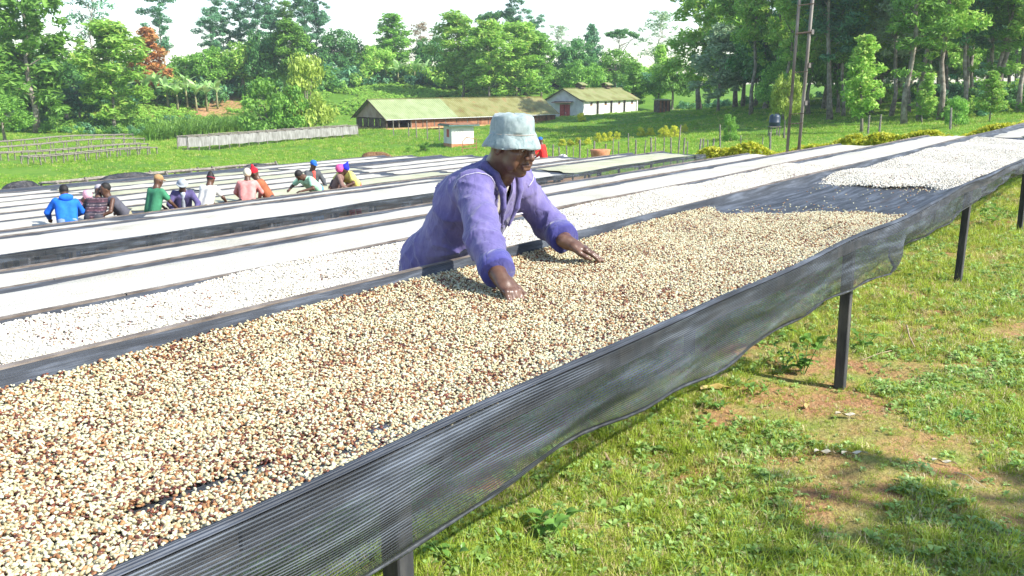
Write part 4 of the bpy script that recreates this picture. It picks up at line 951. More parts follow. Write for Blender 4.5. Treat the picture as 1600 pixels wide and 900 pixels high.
tag(rack(W3 := Vector((*W(26.5, 30.6)[:2], 0)) + Vector((0, 0, ground(*W(26.5, 30.6)[:2]))), Vector((*W(31.5, 30.6)[:2], ground(*W(31.5, 30.6)[:2]))), .75, 7, 1.0, '', M_pole), 'short empty rack at the far corner of the table field', 'rack')
tag(rack(Vector((*W(15.5, 30.9)[:2], ground(*W(15.5, 30.9)[:2]))), Vector((*W(25, 31.0)[:2], ground(*W(25, 31.0)[:2]))), .95, 10, 1.0, '', M_pole), 'weathered empty rack behind the bending people', 'rack')
def post(p, h, r_, label, lean=.06, mat=M_pole, group='fence posts behind the tables'):
    m = MB(); lx, ly = random.uniform(-lean, lean)*h, random.uniform(-lean, lean)*h
    m.tube([(0, 0, -.25), (lx*.4, ly*.5, h*.5), (lx, ly, h), (lx*1.01, ly, h+.015)], [r_*1.1, r_, r_*.9, r_*.5], 7)
    o = m.build('fence_post', mat); o.location = p; return tag(o, label, 'post', group)
fx = [862, 873, 884, 893, 903, 914, 925, 941, 953, 962, 977, 988, 1000, 1012, 1018, 1031, 1042, 1052, 1060, 1066, 1084, 1090, 1098, 1104, 1116, 1147, 1180, 1192]
for q, px in enumerate(fx):
    tall = q in (10, 17, 24); Yp = 41+random.uniform(-3, 3)
    post(on(px, Yp), random.uniform(.85, 1.3)+(.6 if tall else 0), random.uniform(.025, .05), '%s fence post from the left in the row behind the far tables' % ORDW[q])
for q, (px, py, h) in enumerate([(615, 212, 1.7), (639, 214, 1.5), (651, 216, 1.8), (668, 218, 1.9), (687, 220, 1.7)]):
    post(hit(px, py), h, .06, '%s slim post from the left between shed and kiosk' % ORDW[q], .05, group='fence posts by the kiosk')
for px, Yp, lb in ((1355, 62, 'pale post before the wood right of the pointed tree'), (1338, 64, 'short pale post at the foot of the pointed tree'), (1462, 55, 'white post at the edge of the wood on the right')):
    post(on(px, Yp), 1.3, .07, lb)
# rusted gate frame by the kiosk
p = hit(722, 239); e = empty('gate_frame', p, .3)
for nm, pts in (('upright', [(0, 0, -.2), (.05, 0, 1.0)]), ('upright', [(1.35, 0, -.2), (1.3, .1, 1.15)]), ('top_bar', [(.05, 0, 1.0), (.4, 0, 1.35), (1.3, .1, 1.15)]), ('lower_bar', [(.02, 0, .35), (1.32, .05, .45)]), ('middle_bar', [(.03, 0, .65), (1.3, .05, .8)])):
    MB().tube(pts, .035, 6).build(nm, M_rust, e)
tag(e, 'bent rusty pipe frame standing beside the kiosk', 'frame')
# the tall pair of poles
M_gpole = surf('galvanised_pole', [(.09, .075, .06), (.19, .165, .14), (.34, .32, .29)], 2.5, 5, .55, .3, 20, .01, (1, 1, .4))
q0 = Vector((*W(19.9, 7.05)[:2], 0)); q1 = Vector((*W(19.93, 6.81)[:2], 0)); q0.z = ground(q0.x, q0.y); q1.z = ground(q1.x, q1.y)
e = empty('pole_frame', q0); d = q1-q0; d.z = 0; H0 = 6.8; ln = Vector((.10, .02, 0))
MB().tube([(0, 0, -.4), ln*.5+Vector((0, 0, H0*.5)), ln+Vector((0, 0, H0))], .033, 10).build('pole', M_gpole, e, True)
MB().tube([d+Vector((0, 0, -.4)), d+ln*.8+Vector((0, 0, H0*.5)), d+ln*1.6+Vector((0, 0, H0))], .036, 10).build('pole', M_gpole, e, True)
zz0 = q0.z
for py, th in ((8, .03), (52, .05), (113, .02), (178, .022), (193, .025)):
    z = top_z(py, q0.y)-zz0; t = z/H0
    MB().tube([ln*t+Vector((-.03, -.05, z-.01)), d+ln*t*1.6+Vector((.03, -.05, z+.02))], th*.45, 6).build('rung', M_darkwood, e)
for z in (1.9, 2.7, 3.4): MB().box(d+ln*1.6*z/H0+Vector((.06, -.02, z)), (.05, .05, .1)).build('clamp', M_gpole, e)
tag(e, 'tall pair of thin poles joined by rungs at the table ends', 'pole frame')
# ------------------------------------------------------------------ hedges and clipped shrubs
def hedge(pts, h, w, leaf, per_m, size, label, cat='hedge', name='hedge'):
    r = np.random.default_rng(len(label)); vs = []; base = Vector(pts[0]); st = []; mb = MB()
    for a, b in zip(pts[:-1], pts[1:]):
        a, b = Vector(a), Vector(b); L = (b-a).length; n = int(L*per_m); t = r.random(n); d = (b-a)/L; nx_, ny_ = -d.y, d.x
        ph = r.uniform(0, 6.28, n); rr_ = r.random(n)**.3; oy = np.clip(np.cos(ph)*rr_*1.3, -1, 1)*w/2; zz = np.clip(np.sin(ph)*rr_*1.3, -1, 1)*h/2+h/2
        zz = zz*(1+.10*np.sin(t*L*2.1)+.07*np.sin(t*L*5.3))
        x = a.x+d.x*L*t+nx_*oy; y = a.y+d.y*L*t+ny_*oy; z = ground_np(x, y)+zz
        vs.append(np.stack([x, y, z], 1))
        for q in range(int(L/.8)):
            p = a+d*(q+.5)*.8; z0 = ground(p.x, p.y); mb.tube([(p.x-base.x, p.y-base.y, z0-.1-base.z), (p.x-base.x+.05, p.y-base.y, z0+h*.7-base.z)], [.03, .012], 5)
    P = np.concatenate(vs)-np.array(base); cl = [(*p, size*.6) for p in P]
    v, f = leaf_cloud(cl, 2.4/(size*.6)**2, size, r, 1.3, 0, 1)
    e = empty(name, base); obj('foliage', v, f, LV[leaf], e); mb.build('stems', BARK, e); return tag(e, label, cat)
g3 = lambda u, v: Vector((*W(u, v)[:2], ground(*W(u, v)[:2])))
hedge([g3(21.3, 9.9), g3(21.8, 6), g3(22.3, 2.75)], .86, .5, 'yellow', 700, .085, 'clipped yellow-green hedge along the ends of the near tables')
hedge([hit(78, 206), hit(236, 204)], 1.6, 1.6, 'mid', 110, .22, 'clipped dark green hedge at the foot of the left trees')
def ybush(px, py, wpx, hpx, label, leaf='yellow'):
    p = hit(px, py); Y = p.y; m = wpx/FPX*Y; hh = hpx/FPX*Y
    tm, cm, h, R0 = make_tree('bush', 1+int(px) % 3); e = empty('shrub', p, random.uniform(0, 6.28))
    link('stem', tm, e, scale=(m/2/R0, m/2/R0, hh/h)); c = link('foliage', cm, e, scale=(m/2/R0*.86, m/2/R0*.86, hh/h*.9)); c.material_slots[0].link = 'OBJECT'; c.material_slots[0].material = LV[leaf]
    return tag(e, label, 'shrub', 'clipped yellow-green shrubs')
for i, (px, py, w_, h_) in enumerate([(878, 229, 15, 13), (891, 229, 14, 13), (904, 228, 15, 15), (918, 227, 15, 14)]): ybush(px, py, w_, h_, '%s yellow-green shrub from the left in the row of four by the basin' % ORDW[i])
for i, (px, py, w_, h_) in enumerate([(934, 223, 16, 17), (944, 222, 12, 16), (953, 221, 13, 17), (964, 218, 14, 14)]): ybush(px, py, w_, h_, '%s yellow-green shrub from the left in the tight row above the basin' % ORDW[i])
ybush(908, 190, 17, 15, 'round yellow-green shrub at the corner of the white store')
ybush(1001, 214, 17, 16, 'left one of a pair of round yellow shrubs on the lawn'); ybush(1016, 213, 16, 15, 'right one of a pair of round yellow shrubs on the lawn')
ybush(1038, 216, 24, 22, 'large yellow-green shrub, left of the trio below the bank'); ybush(1054, 216, 20, 22, 'tall middle yellow-green shrub of the trio below the bank'); ybush(1068, 208, 18, 16, 'small right yellow-green shrub of the trio below the bank')
ybush(1086, 201, 16, 12, 'low green-yellow shrub right of the trio below the bank', 'light')
ybush(826, 240, 22, 15, 'yellow-green shrub behind the person in red')
ybush(1205, 190, 14, 14, 'yellow-green shrub beside the blue water drum'); ybush(664, 238, 22, 18, 'dark round bush on the lawn left of the kiosk', 'mid'); ybush(640, 238, 16, 11, 'low flat green bush near the kiosk', 'light')
# ------------------------------------------------------------------ figures: smooth-blended solids turned into one surface
def surface_nets(fn, lo, hi, h):
    lo = np.array(lo, np.float32); hi = np.array(hi, np.float32); n = np.ceil((hi-lo)/h).astype(int)+1
    ax = [lo[i]+h*np.arange(n[i], dtype=np.float32) for i in range(3)]
    X, Y, Z = np.meshgrid(*ax, indexing='ij'); D = fn(X, Y, Z).astype(np.float32); del X, Y, Z
    S = D < 0
    cs = [S[a:n[0]-1+a, b:n[1]-1+b, c:n[2]-1+c] for a in (0, 1) for b in (0, 1) for c in (0, 1)]
    anyn = np.logical_or.reduce(cs); alln = np.logical_and.reduce(cs); act = anyn & ~alln
    ii, jj, kk = np.nonzero(act); vid = -np.ones(act.shape, np.int64); vid[ii, jj, kk] = np.arange(len(ii))
    cor = [(a, b, c) for a in (0, 1) for b in (0, 1) for c in (0, 1)]
    dv = np.stack([D[ii+a, jj+b, kk+c] for a, b, c in cor], 1); acc = np.zeros((len(ii), 3)); cnt = np.zeros(len(ii))
    for p in range(8):
        for q in range(p+1, 8):
            if sum(abs(cor[p][t]-cor[q][t]) for t in range(3)) != 1: continue
            m = (dv[:, p] < 0) != (dv[:, q] < 0); t = dv[m, p]/(dv[m, p]-dv[m, q])
            a, b = np.array(cor[p], float), np.array(cor[q], float); acc[m] += a+(b-a)*t[:, None]; cnt[m] += 1
    V = (np.stack([ii, jj, kk], 1)+acc/cnt[:, None])*h+lo
    F = []
    for axis in range(3):
        sl0 = [slice(None)]*3; sl1 = [slice(None)]*3; sl0[axis] = slice(0, -1); sl1[axis] = slice(1, None)
        ch = S[tuple(sl0)] != S[tuple(sl1)]; a, b, c = np.nonzero(ch); P = [a, b, c]
        o1, o2 = (axis+1) % 3, (axis+2) % 3
        ok = (P[o1] > 0) & (P[o2] > 0) & (P[o1] < n[o1]-1) & (P[o2] < n[o2]-1)
        P = [x[ok] for x in P]; inside = S[P[0], P[1], P[2]]
        def cell(d1, d2):
            q = [x.copy() for x in P]; q[o1] -= d1; q[o2] -= d2; return vid[q[0], q[1], q[2]]
        quad = np.stack([cell(1, 1), cell(0, 1), cell(0, 0), cell(1, 0)], 1)
        quad[~inside] = quad[~inside][:, ::-1]; F.append(quad)
    return V, np.concatenate(F)
def sd_cone(p0, p1, r0, r1):                        # tapered limb
    p0 = np.array(p0, np.float32); d = np.array(p1, np.float32)-p0; L2 = float(d@d)+1e-12
    def f(X, Y, Z):
        t = np.clip(((X-p0[0])*d[0]+(Y-p0[1])*d[1]+(Z-p0[2])*d[2])/L2, 0, 1)
        return np.sqrt((X-p0[0]-d[0]*t)**2+(Y-p0[1]-d[1]*t)**2+(Z-p0[2]-d[2]*t)**2)-(r0+(r1-r0)*t)
    return f
def sd_ell(c, r, M=None):                           # ellipsoid, M: rows are its axes
    c = np.array(c, np.float32)
    def f(X, Y, Z):
        x, y, z = X-c[0], Y-c[1], Z-c[2]
        if M is not None: x, y, z = (M[i][0]*x+M[i][1]*y+M[i][2]*z for i in range(3))
        k0 = np.sqrt((x/r[0])**2+(y/r[1])**2+(z/r[2])**2); k1 = np.sqrt((x/r[0]**2)**2+(y/r[1]**2)**2+(z/r[2]**2)**2)+1e-6
        return k0*(k0-1)/k1
    return f
def smin(a, b, k): h = np.clip(.5+.5*(b-a)/k, 0, 1); return b*(1-h)+a*h-k*h*(1-h)
def blend(parts, k=.02):
    def f(X, Y, Z):
        d = None
        for p in parts:
            kk = k
            if isinstance(p, tuple): p, kk = p
            if kk < 0: e = -p(X, Y, Z); d = -smin(-d, -e, -kk) if d is not None else e; continue
            e = p(X, Y, Z); d = e if d is None else smin(d, e, kk)
        return d
    return f
def nets_obj(name, fn, lo, hi, h, mat, parent): 
    v, f = surface_nets(fn, lo, hi, h); return obj(name, v, f, mat, parent, True)
def folds(fn, amp, comps):
    def f(X, Y, Z):
        d = fn(X, Y, Z); o = 0
        for (kx, ky, kz, ph, w) in comps: o = o-w*(1-np.abs(np.sin(.5*(kx*X+ky*Y+kz*Z)+ph+1.1*np.sin(.33*(ky*X-kx*Y+kz*Z)+ph))))**3*(.5+.5*np.sin(.37*(kz*X+kx*Y-ky*Z)+2*ph))
        return d+amp*o
    return f
SKIN = surf('dark_skin', [(.075, .036, .022), (.11, .056, .035), (.15, .082, .052)], 22, 4, .36, .25, 160, .0015, objc=True, spec=.5)
NAIL = surf('nail', [(.20, .12, .09), (.26, .17, .13)], 30, 2, .35, 0, objc=True)
EYEW = surf('eye_white', [(.42, .38, .34), (.5, .46, .42)], 30, 2, .25, 0, objc=True)
def cloth(name, cols, scale=7, rough=.85, bs=420):
    m, nt, b, o = _new(name); t = nt.nodes.new('ShaderNodeTexCoord'); vec = t.outputs['Object']
    k = len(cols); n = tnoise(nt, scale, 6, vec, None, .65)
    nt.links.new(ramp(nt, [(.28+.44*i/(k-1), c) for i, c in enumerate(cols)], n), b.inputs['Base Color']); b.inputs['Roughness'].default_value = rough; b.inputs['Specular IOR Level'].default_value = .2
    b.inputs['Sheen Weight'].default_value = .25
    r1 = tnoise(nt, 13, 3, vec, (1, .7, .5), .55); ab = nt.nodes.new('ShaderNodeMath'); ab.operation = 'SUBTRACT'; ab.inputs[1].default_value = .5; nt.links.new(r1, ab.inputs[0])
    a2 = nt.nodes.new('ShaderNodeMath'); a2.operation = 'ABSOLUTE'; nt.links.new(ab.outputs[0], a2.inputs[0])
    sq = nt.nodes.new('ShaderNodeMath'); sq.operation = 'POWER'; sq.inputs[1].default_value = .6; nt.links.new(a2.outputs[0], sq.inputs[0])
    fn_ = nt.nodes.new('ShaderNodeMath'); fn_.operation = 'MULTIPLY_ADD'; fn_.inputs[1].default_value = .03; nt.links.new(tnoise(nt, bs, 2, vec), fn_.inputs[0]); nt.links.new(sq.outputs[0], fn_.inputs[2])
    bump(nt, b, fn_.outputs[0], .5, .02); return m
COAT = cloth('violet_coat_cloth', [(.078, .068, .195), (.122, .104, .262), (.20, .172, .335)])
COATB = cloth('blue_cuff_cloth', [(.036, .038, .17), (.055, .054, .22), (.085, .08, .26)])
SHIRT = cloth('beige_shirt', [(.40, .36, .30), (.52, .47, .40)]); TROU = cloth('dark_trousers', [(.04, .04, .05), (.07, .07, .08)])
HATM = cloth('pale_hat_cloth', [(.10, .145, .145), (.22, .285, .28), (.27, .335, .33), (.33, .39, .385)], 26)
def hand_parts(wr, fwd, back, thumb, curls, spread=.0, s=1.0):
    """solids of a hand at wrist wr; fwd to the fingers, back out of the back of the hand, thumb to the thumb side"""
    wr = Vector(wr); f = Vector(fwd).normalized(); t = Vector(thumb); t = (t-f*t.dot(f)).normalized(); b = Vector(back); b = (b-f*b.dot(f)-t*b.dot(t)).normalized()
    P = lambda x, y, z: wr+(f*x+t*y+b*z)*s
    M = [tuple(f), tuple(t), tuple(b)]
    out = [(sd_ell(P(.048, .002, 0), (.056*s, .041*s, .0185*s), M), .012), (sd_cone(P(-.03, 0, 0), P(.03, 0, 0), .0275*s, .025*s), .02)]
    tips = []
    for y, L, k in ((.030, .074, 0), (.0105, .083, 1), (-.0095, .077, 2), (-.0285, .060, 3)):
        a = curls[k]; base = P(.082-.006*abs(y)/.03, y, .002); d = (f+t*(y*6*spread)).normalized(); ang = a*.55; p = base
        for seg, (fr, r0, r1) in enumerate(((.44, .0100, .0092), (.31, .0092, .0083), (.25, .0083, .0066))):
            dd = d*math.cos(ang)-b*math.sin(ang); q = p+dd*L*fr*s; out.append((sd_cone(p, q, r0*s, r1*s), .0045 if seg else .008)); p = q; ang += a*.8
        tips.append((p, dd, b*math.cos(ang)+d*math.sin(ang)))
        out.append((sd_ell(base+b*.004*s, (.011*s,)*3), .008))
    p0 = P(.022, .030, -.004); p1 = P(.052, .056, -.012); p2 = P(.083, .064, -.016); p3 = P(.105, .063, -.018)
    out += [(sd_cone(P(.008, .012, -.002), p0, .017*s, .0165*s), .012), (sd_cone(p0, p1, .0150*s, .0118*s), .010), (sd_cone(p1, p2, .0115*s, .0102*s), .006), (sd_cone(p2, p3, .0102*s, .0072*s), .005)]
    return out, tips
# ------------------------------------------------------------------ the man in the hat
mb_ = W(3.039, 2.64); man = empty('person', (mb_[0], mb_[1], ground(mb_[0], mb_[1])), 0); zg = man.location.z
man.rotation_euler = (0, 0, math.atan2(-SA, CA))        # +x faces across the nearest table, +y to his left
dz = -zg
def J(x, y, z): return (x, y, z+dz)
PEL = J(.0, 0, .87); WAI = J(.09, -.005, 1.00); CHE = J(.26, -.03, 1.15); NEC = J(.365, -.055, 1.275)
RS, RE, RW = J(.37, -.215, 1.215), J(.545, -.385, 1.055), J(.735, -.525, .945)
LS, LE, LW = J(.335, .125, 1.195), J(.395, .275, 1.02), J(.590, .150, .962)
HC = Vector(J(.462, -.082, 1.385)); hy, hp = R(-6), R(15)       # head: turn, nod
HF = Vector((math.cos(hy)*math.cos(hp), math.sin(hy)*math.cos(hp), -math.sin(hp))); HL = Vector((-math.sin(hy), math.cos(hy), 0)); HU = HF.cross(HL)
HM = [tuple(HF), tuple(HL), tuple(HU)]
HS = .95
def HP(x, y, z): return HC+(HF*x+HL*y+HU*z)*HS
hd = [(sd_ell(HP(-.012, 0, .03), (.100*HS, .077*HS, .098*HS), HM), .02), (sd_ell(HP(.032, 0, -.040), (.066*HS, .060*HS, .082*HS), HM), .03), (sd_ell(HP(.070, 0, -.100), (.026*HS, .030*HS, .020*HS), HM), .02),
      (sd_cone(HP(-.035, 0, -.06), Vector(NEC)+Vector((-.03, 0, -.03)), .056, .062), .03), (sd_cone(HP(.010, 0, -.075), Vector(NEC)+Vector((.025, 0, -.02)), .042, .05), .03),
      (sd_cone(HP(.086, -.036, .034), HP(.086, .036, .034), .012, .012), .014)]
for s in (-1, 1):
    hd += [(sd_ell(HP(.066, s*.046, -.018), (.026*HS, .020*HS, .020*HS), HM), .02), (sd_ell(HP(.055, s*.05, -.062), (.03*HS, .016*HS, .03*HS), HM), .02), (sd_ell(HP(.100, s*.031, .012), (.016*HS, .016*HS, .012*HS), HM), -.010),
           (sd_ell(HP(.081, s*.031, .010), (.0135*HS, .0145*HS, .0115*HS), HM), .003), (sd_cone(HP(.092, s*.018, .016), HP(.084, s*.046, .013), .0042, .0035), .004), (sd_cone(HP(.0915, s*.020, .003), HP(.084, s*.043, .004), .0035, .003), .004),
           (sd_ell(HP(-.008, s*.081, -.012), (.020*HS, .009*HS, .032*HS), HM), .006), (sd_ell(HP(-.002, s*.090, -.010), (.010*HS, .006*HS, .018*HS), HM), -.006), (sd_cone(HP(-.022, s*.088, .005), HP(-.018, s*.085, -.03), .005, .005), .005)]
hd += [(sd_cone(HP(.094, 0, .022), HP(.118, 0, -.022), .0095, .0135), .010)]
for s in (-1, 1): hd += [(sd_ell(HP(.106, s*.0155, -.026), (.013*HS, .0105*HS, .010*HS), HM), .006), (sd_ell(HP(.112, s*.009, -.036), (.006*HS, .0045*HS, .004*HS), HM), -.004), (sd_cone(HP(.098, s*.022, -.035), HP(.086, s*.036, -.072), .004, .003), -.012)]
hd += [(sd_cone(HP(.098, -.020, -.060), HP(.098, .020, -.060), .006, .006), .006), (sd_cone(HP(.106, -.010, -.057), HP(.106, .010, -.057), .0068, .0068), .008),
       (sd_cone(HP(.1025, -.014, -.0735), HP(.1025, .014, -.0735), .0085, .0085), .007), (sd_cone(HP(.113, -.022, -.0655), HP(.113, .022, -.0655), .0028, .0028), -.004)]
head_fn = blend(hd)
lo = tuple(HC[i]-.17 for i in range(3)); hi = tuple(HC[i]+.16 for i in range(3)); lo = (lo[0]-.03, lo[1]-.02, lo[2]-.05)
hv, hf = surface_nets(head_fn, lo, hi, .0034)
# torso, arms and legs under the clothes
tor = blend([(sd_cone(J(.0, -.07, .88), J(.25, -.12, 1.13), .095, .10), .05), (sd_cone(J(.0, .07, .88), J(.23, .06, 1.12), .095, .10), .05), (sd_cone(CHE, NEC, .10, .06), .05),
             (sd_cone(RS, RE, .047, .038), .04), (sd_cone(RE, RW, .038, .024), .02), (sd_cone(LS, LE, .047, .038), .04), (sd_cone(LE, LW, .038, .024), .02),
             (sd_cone(J(0, -.09, .86), J(.05, -.10, .45), .075, .05), .04), (sd_cone(J(.05, -.10, .45), J(-.02, -.11, .06), .05, .034), .03), (sd_cone(J(0, .09, .86), J(.04, .12, .45), .075, .05), .04), (sd_cone(J(.04, .12, .45), J(-.04, .13, .06), .05, .034), .03)])
tv, tf = surface_nets(tor, (-.2, -.62, -.02+dz), (.85, .42, 1.34+dz), .014)
rp, rt = hand_parts(RW, (.74, -.18, -.50), (.50, -.10, .86), (.15, 1, .0), (.55, .60, .62, .6), .5)
lp, lt = hand_parts(LW, (.72, .54, -.38), (.32, .12, .9), (.55, -.85, .0), (.20, .16, .18, .24), .9)
def arm_block(parts, E, Wp):
    e = Vector(E); w = Vector(Wp); return blend([(sd_cone(e.lerp(w, .35), e.lerp(w, .80), .036, .0275), .02), (sd_cone(e.lerp(w, .80), w, .0275, .0265), .02)]+parts)
rv, rf = surface_nets(arm_block(rp, RE, RW), (RW[0]-.16, RW[1]-.17, RW[2]-.14), (RW[0]+.20, RW[1]+.15, RW[2]+.13), .0031)
lv, lf = surface_nets(arm_block(lp, LE, LW), (LW[0]-.17, LW[1]-.12, LW[2]-.15), (LW[0]+.20, LW[1]+.19, LW[2]+.12), .0031)
vv = []; ff = []; off = 0
for v, f in ((tv, tf), (hv, hf), (rv, rf), (lv, lf)): vv.append(v); ff.append(f+off); off += len(v)
body = obj('body', np.concatenate(vv), np.concatenate(ff), SKIN, man, True)
for tips in (rt, lt):
    for p, d, nn in tips: nb_ = MB(); nb_.tube([p-d*.008+nn*.0052, p-d*.002+nn*.0056, p+d*.004+nn*.0042], [.0042, .0048, .003], 8); nb_.build('fingernail', NAIL, body, True)
M_iris = surf('dark_iris', [(.012, .008, .006), (.02, .013, .01)], 30, 2, .15, 0, objc=True)
for s in (-1, 1):
    v, f = surface_nets(sd_ell(HP(.0865, s*.031, .0085), (.0095, .0100, .0080), HM), tuple(HP(.086, s*.031, .0085)-Vector((.014,)*3)), tuple(HP(.086, s*.031, .0085)+Vector((.014,)*3)), .0016); eo = obj('eye', v, f, EYEW, body, True)
    v, f = surface_nets(sd_ell(HP(.0935, s*.0315, .0058), (.0042, .0048, .0048), HM), tuple(HP(.093, s*.031, .0058)-Vector((.009,)*3)), tuple(HP(.093, s*.031, .0058)+Vector((.009,)*3)), .001); obj('iris', v, f, M_iris, eo, True)
# shirt, trousers, shoes
sh = blend([(sd_cone(J(.03, -.06, .90), J(.25, -.12, 1.13), .088, .10), .05), (sd_cone(J(.03, .07, .90), J(.23, .06, 1.12), .088, .10), .05), (sd_cone(CHE, J(.33, -.05, 1.22), .105, .075), .05)])
nets_obj('shirt', sh, (-.18, -.28, .74+dz), (.46, .26, 1.27+dz), .012, SHIRT, man)
tr_ = blend([(sd_cone(J(0.02, -.08, .88), J(.05, -.10, .45), .088, .075), .05), (sd_cone(J(.05, -.10, .45), J(-.02, -.11, .06), .075, .062), .03), (sd_cone(J(.02, .09, .88), J(.04, .12, .45), .088, .075), .05), (sd_cone(J(.04, .12, .45), J(-.04, .13, .06), .075, .062), .03)])
nets_obj('trousers', folds(tr_, .005, [(12, 9, 50, 0, 1), (-20, 14, 34, 1, .7)]), (-.2, -.26, .03+dz), (.2, .28, 1.03+dz), .014, TROU, man)
M_shoe = surf('black_shoe', [(.012, .012, .013), (.03, .028, .027)], 20, 3, .4, .2)
for y in (-.11, .13): nets_obj('shoe', blend([(sd_cone(J(-.08, y, .045), J(.12, y*1.05, .035), .048, .042), .03), (sd_cone(J(-.05, y, .05), J(-.03, y, .11), .05, .045), .03)]), (-.16, y-.08, -.02+dz), (.2, y+.08, .17+dz), .01, M_shoe, man)
# open work coat
ct = blend([(sd_cone(J(.03, -.070, .86), J(.245, -.130, 1.125), .122, .118), .05), (sd_cone(J(.03, .085, .86), J(.225, .075, 1.115), .122, .118), .05), (sd_cone(J(.10, 0, 1.0), J(.31, -.04, 1.19), .125, .095), .06),
            (sd_cone(J(.27, -.15, 1.19), RS, .085, .068), .05), (sd_cone(J(.25, .07, 1.18), LS, .085, .068), .05), (sd_cone(NEC, J(.29, -.05, 1.22), .064, .085), .05),
            (sd_cone(RS, RE, .070, .066), .035), (sd_cone(RE, Vector(RE).lerp(Vector(RW), .78), .066, .056), .03), (sd_cone(LS, LE, .070, .066), .035), (sd_cone(LE, Vector(LE).lerp(Vector(LW), .70), .066, .056), .03),
            (sd_cone(J(-.01, -.075, .86), J(-.04, -.10, .56), .118, .145), .06), (sd_cone(J(-.01, .09, .86), J(-.04, .11, .56), .118, .145), .06)])
ctw = folds(ct, .011, [(42, -30, 26, .3, 1), (-24, 38, 48, 1.7, .9), (70, 22, -55, .9, .5), (16, 60, 30, 2.2, .6), (9, -14, 20, .5, 1.4)])
cv, cf = surface_nets(ctw, (-.30, -.66, .50+dz), (.82, .44, 1.36+dz), .0078)
NECv, PELv = Vector(J(.40, -.055, 1.30)), Vector(J(.04, 0, .86)); axd = (PELv-NECv); axl = axd.length; axd = axd/axl
fr = Vector((-axd.z, 0, axd.x)); fr = fr if fr.x > 0 else -fr                    # out of the chest
A = np.array(axd); N = np.array(fr.normalized()); c0 = cv[cf].mean(1); rel = c0-np.array(NECv); t = rel@A/axl; nf = rel@N; lat = rel[:, 1]-.055*t
hw = np.clip(.058*(1-t/.62), .007, 1)
cut = (t > -.35) & (nf > .0) & (np.abs(lat+.005) < hw) & (t < 1.05)
rel2 = c0-np.array(NEC); cut |= (np.linalg.norm(rel2-np.array([.02, 0, .03]), axis=1) < .075)
low = c0[:, 2] < .60+dz; cut |= low
for Wp, E, k in ((RW, RE, .80), (LW, LE, .72)):                                    # open sleeve ends
    e = np.array(E); d = np.array(Wp)-e; tt = ((c0-e)@d)/(d@d); rr_ = np.linalg.norm(c0-e-tt[:, None]*d, axis=1); cut |= (tt > k) & (rr_ < .09)
cm_ = mesh_of('coat', cv, cf[~cut], COAT, True); coat = link('coat', cm_, man)
md = coat.modifiers.new('thickness', 'SOLIDIFY'); md.thickness = .004; md.offset = -1
def band(pts, rad, name, mat, parent, k=.012, h=.006, amp=0):
    prims = [(sd_cone(a, b, ra, rb), k) for (a, b, ra, rb) in zip(pts[:-1], pts[1:], rad[:-1], rad[1:])]
    P = np.array([list(p) for p in pts]); return nets_obj(name, blend(prims), tuple(P.min(0)-max(rad)-.012), tuple(P.max(0)+max(rad)+.012), h, mat, parent)
col = [J(.405, -.050-.030, 1.045), J(.435, -.055-.052, 1.13), J(.442, -.055-.066, 1.205), J(.415, -.055-.078, 1.262), J(.355, -.055-.074, 1.300), J(.312, -.055, 1.318), J(.355, -.055+.074, 1.300), J(.415, -.055+.078, 1.262), J(.435, -.055+.064, 1.195), J(.425, -.050+.050, 1.12), J(.395, -.045+.028, 1.04)]
band(col, [.006, .012, .015, .016, .017, .017, .017, .016, .014, .011, .006], 'collar', COAT, coat, .012, .0055)
for Wp, E, a, b, r0 in ((RW, RE, .64, .88, .066), (LW, LE, .54, .82, .066)):
    e = Vector(E); w = Vector(Wp); d = (w-e); pts = [e.lerp(w, a+(b-a)*q) for q in (0, .04, .35, .7, .96, 1.0, .97, .6, .2)]
    m2 = MB(); m2.tube(pts, [r0*.97, r0*1.02, r0*1.03, r0*1.01, r0*1.0, r0*.95, r0*.90, r0*.88, r0*.86], 30, False); 
    m2.v = [tuple(Vector(p)*1+Vector((.0025*math.sin(70*p[1]+30*p[2]), .0025*math.sin(60*p[0]), .003*math.sin(55*p[0]+40*p[1])))) for p in m2.v]
    c_ = m2.build('cuff', COATB, coat, True); c_['label'] = 'turned back bright blue cuff'
SEAM = cloth('pale_seam', [(.5, .47, .62), (.6, .57, .7)])
sa = Vector(RE)-Vector(RS); sa.normalize(); s1 = sa.cross(Vector((0, 0, 1))).normalized(); s2 = sa.cross(s1)
def on_coat(p, lift=.002):
    p = np.array(p, float)
    for _ in range(6):
        g = []; q = [np.array([[[x]]]) for x in p]; d0 = float(ctw(*q)[0, 0, 0])
        for a in range(3):
            r_ = [x.copy() for x in q]; r_[a] = r_[a]+.002; g.append((float(ctw(*r_)[0, 0, 0])-d0)/.002)
        g = np.array(g); p = p-g*(d0-lift)/(g@g+1e-9)
    return Vector(p)
for Sx, Ex, nmx in ((RS, RE, 1), (LS, LE, -1)):
    c_ = Vector(Sx).lerp(Vector(Ex), .02); ax_ = (Vector(Ex)-Vector(Sx)).normalized(); a1 = ax_.cross(Vector((0, 0, 1))).normalized(); a2 = ax_.cross(a1)
    sm = MB(); sm.tube([on_coat(c_+(a1*math.cos(t)+a2*math.sin(t))*.085) for t in np.linspace(3.2, 6.2, 22)], .0016, 6); sm.build('shoulder_seam', SEAM, coat, True)  # real seam; its pale tone paints the highlight along the shoulder
yk = MB(); yk.tube([on_coat(J(.10+.02*math.sin(3*t), -.2+.36*t, 1.22)) for t in np.linspace(0, 1, 18)], .0016, 6); yk.build('yoke_seam', COATB, coat, True)
bt = MB(); bt.tube([J(.378, -.115, .985), J(.385, -.115, .987)], .006, 8); bt.build('button', SEAM, coat)
pk = MB(); pk.box(J(.365, .085, 1.075), (.004, .085, .006), Matrix.Rotation(-.6, 3, 'Y')); pk.build('pocket_edge', SEAM, coat)
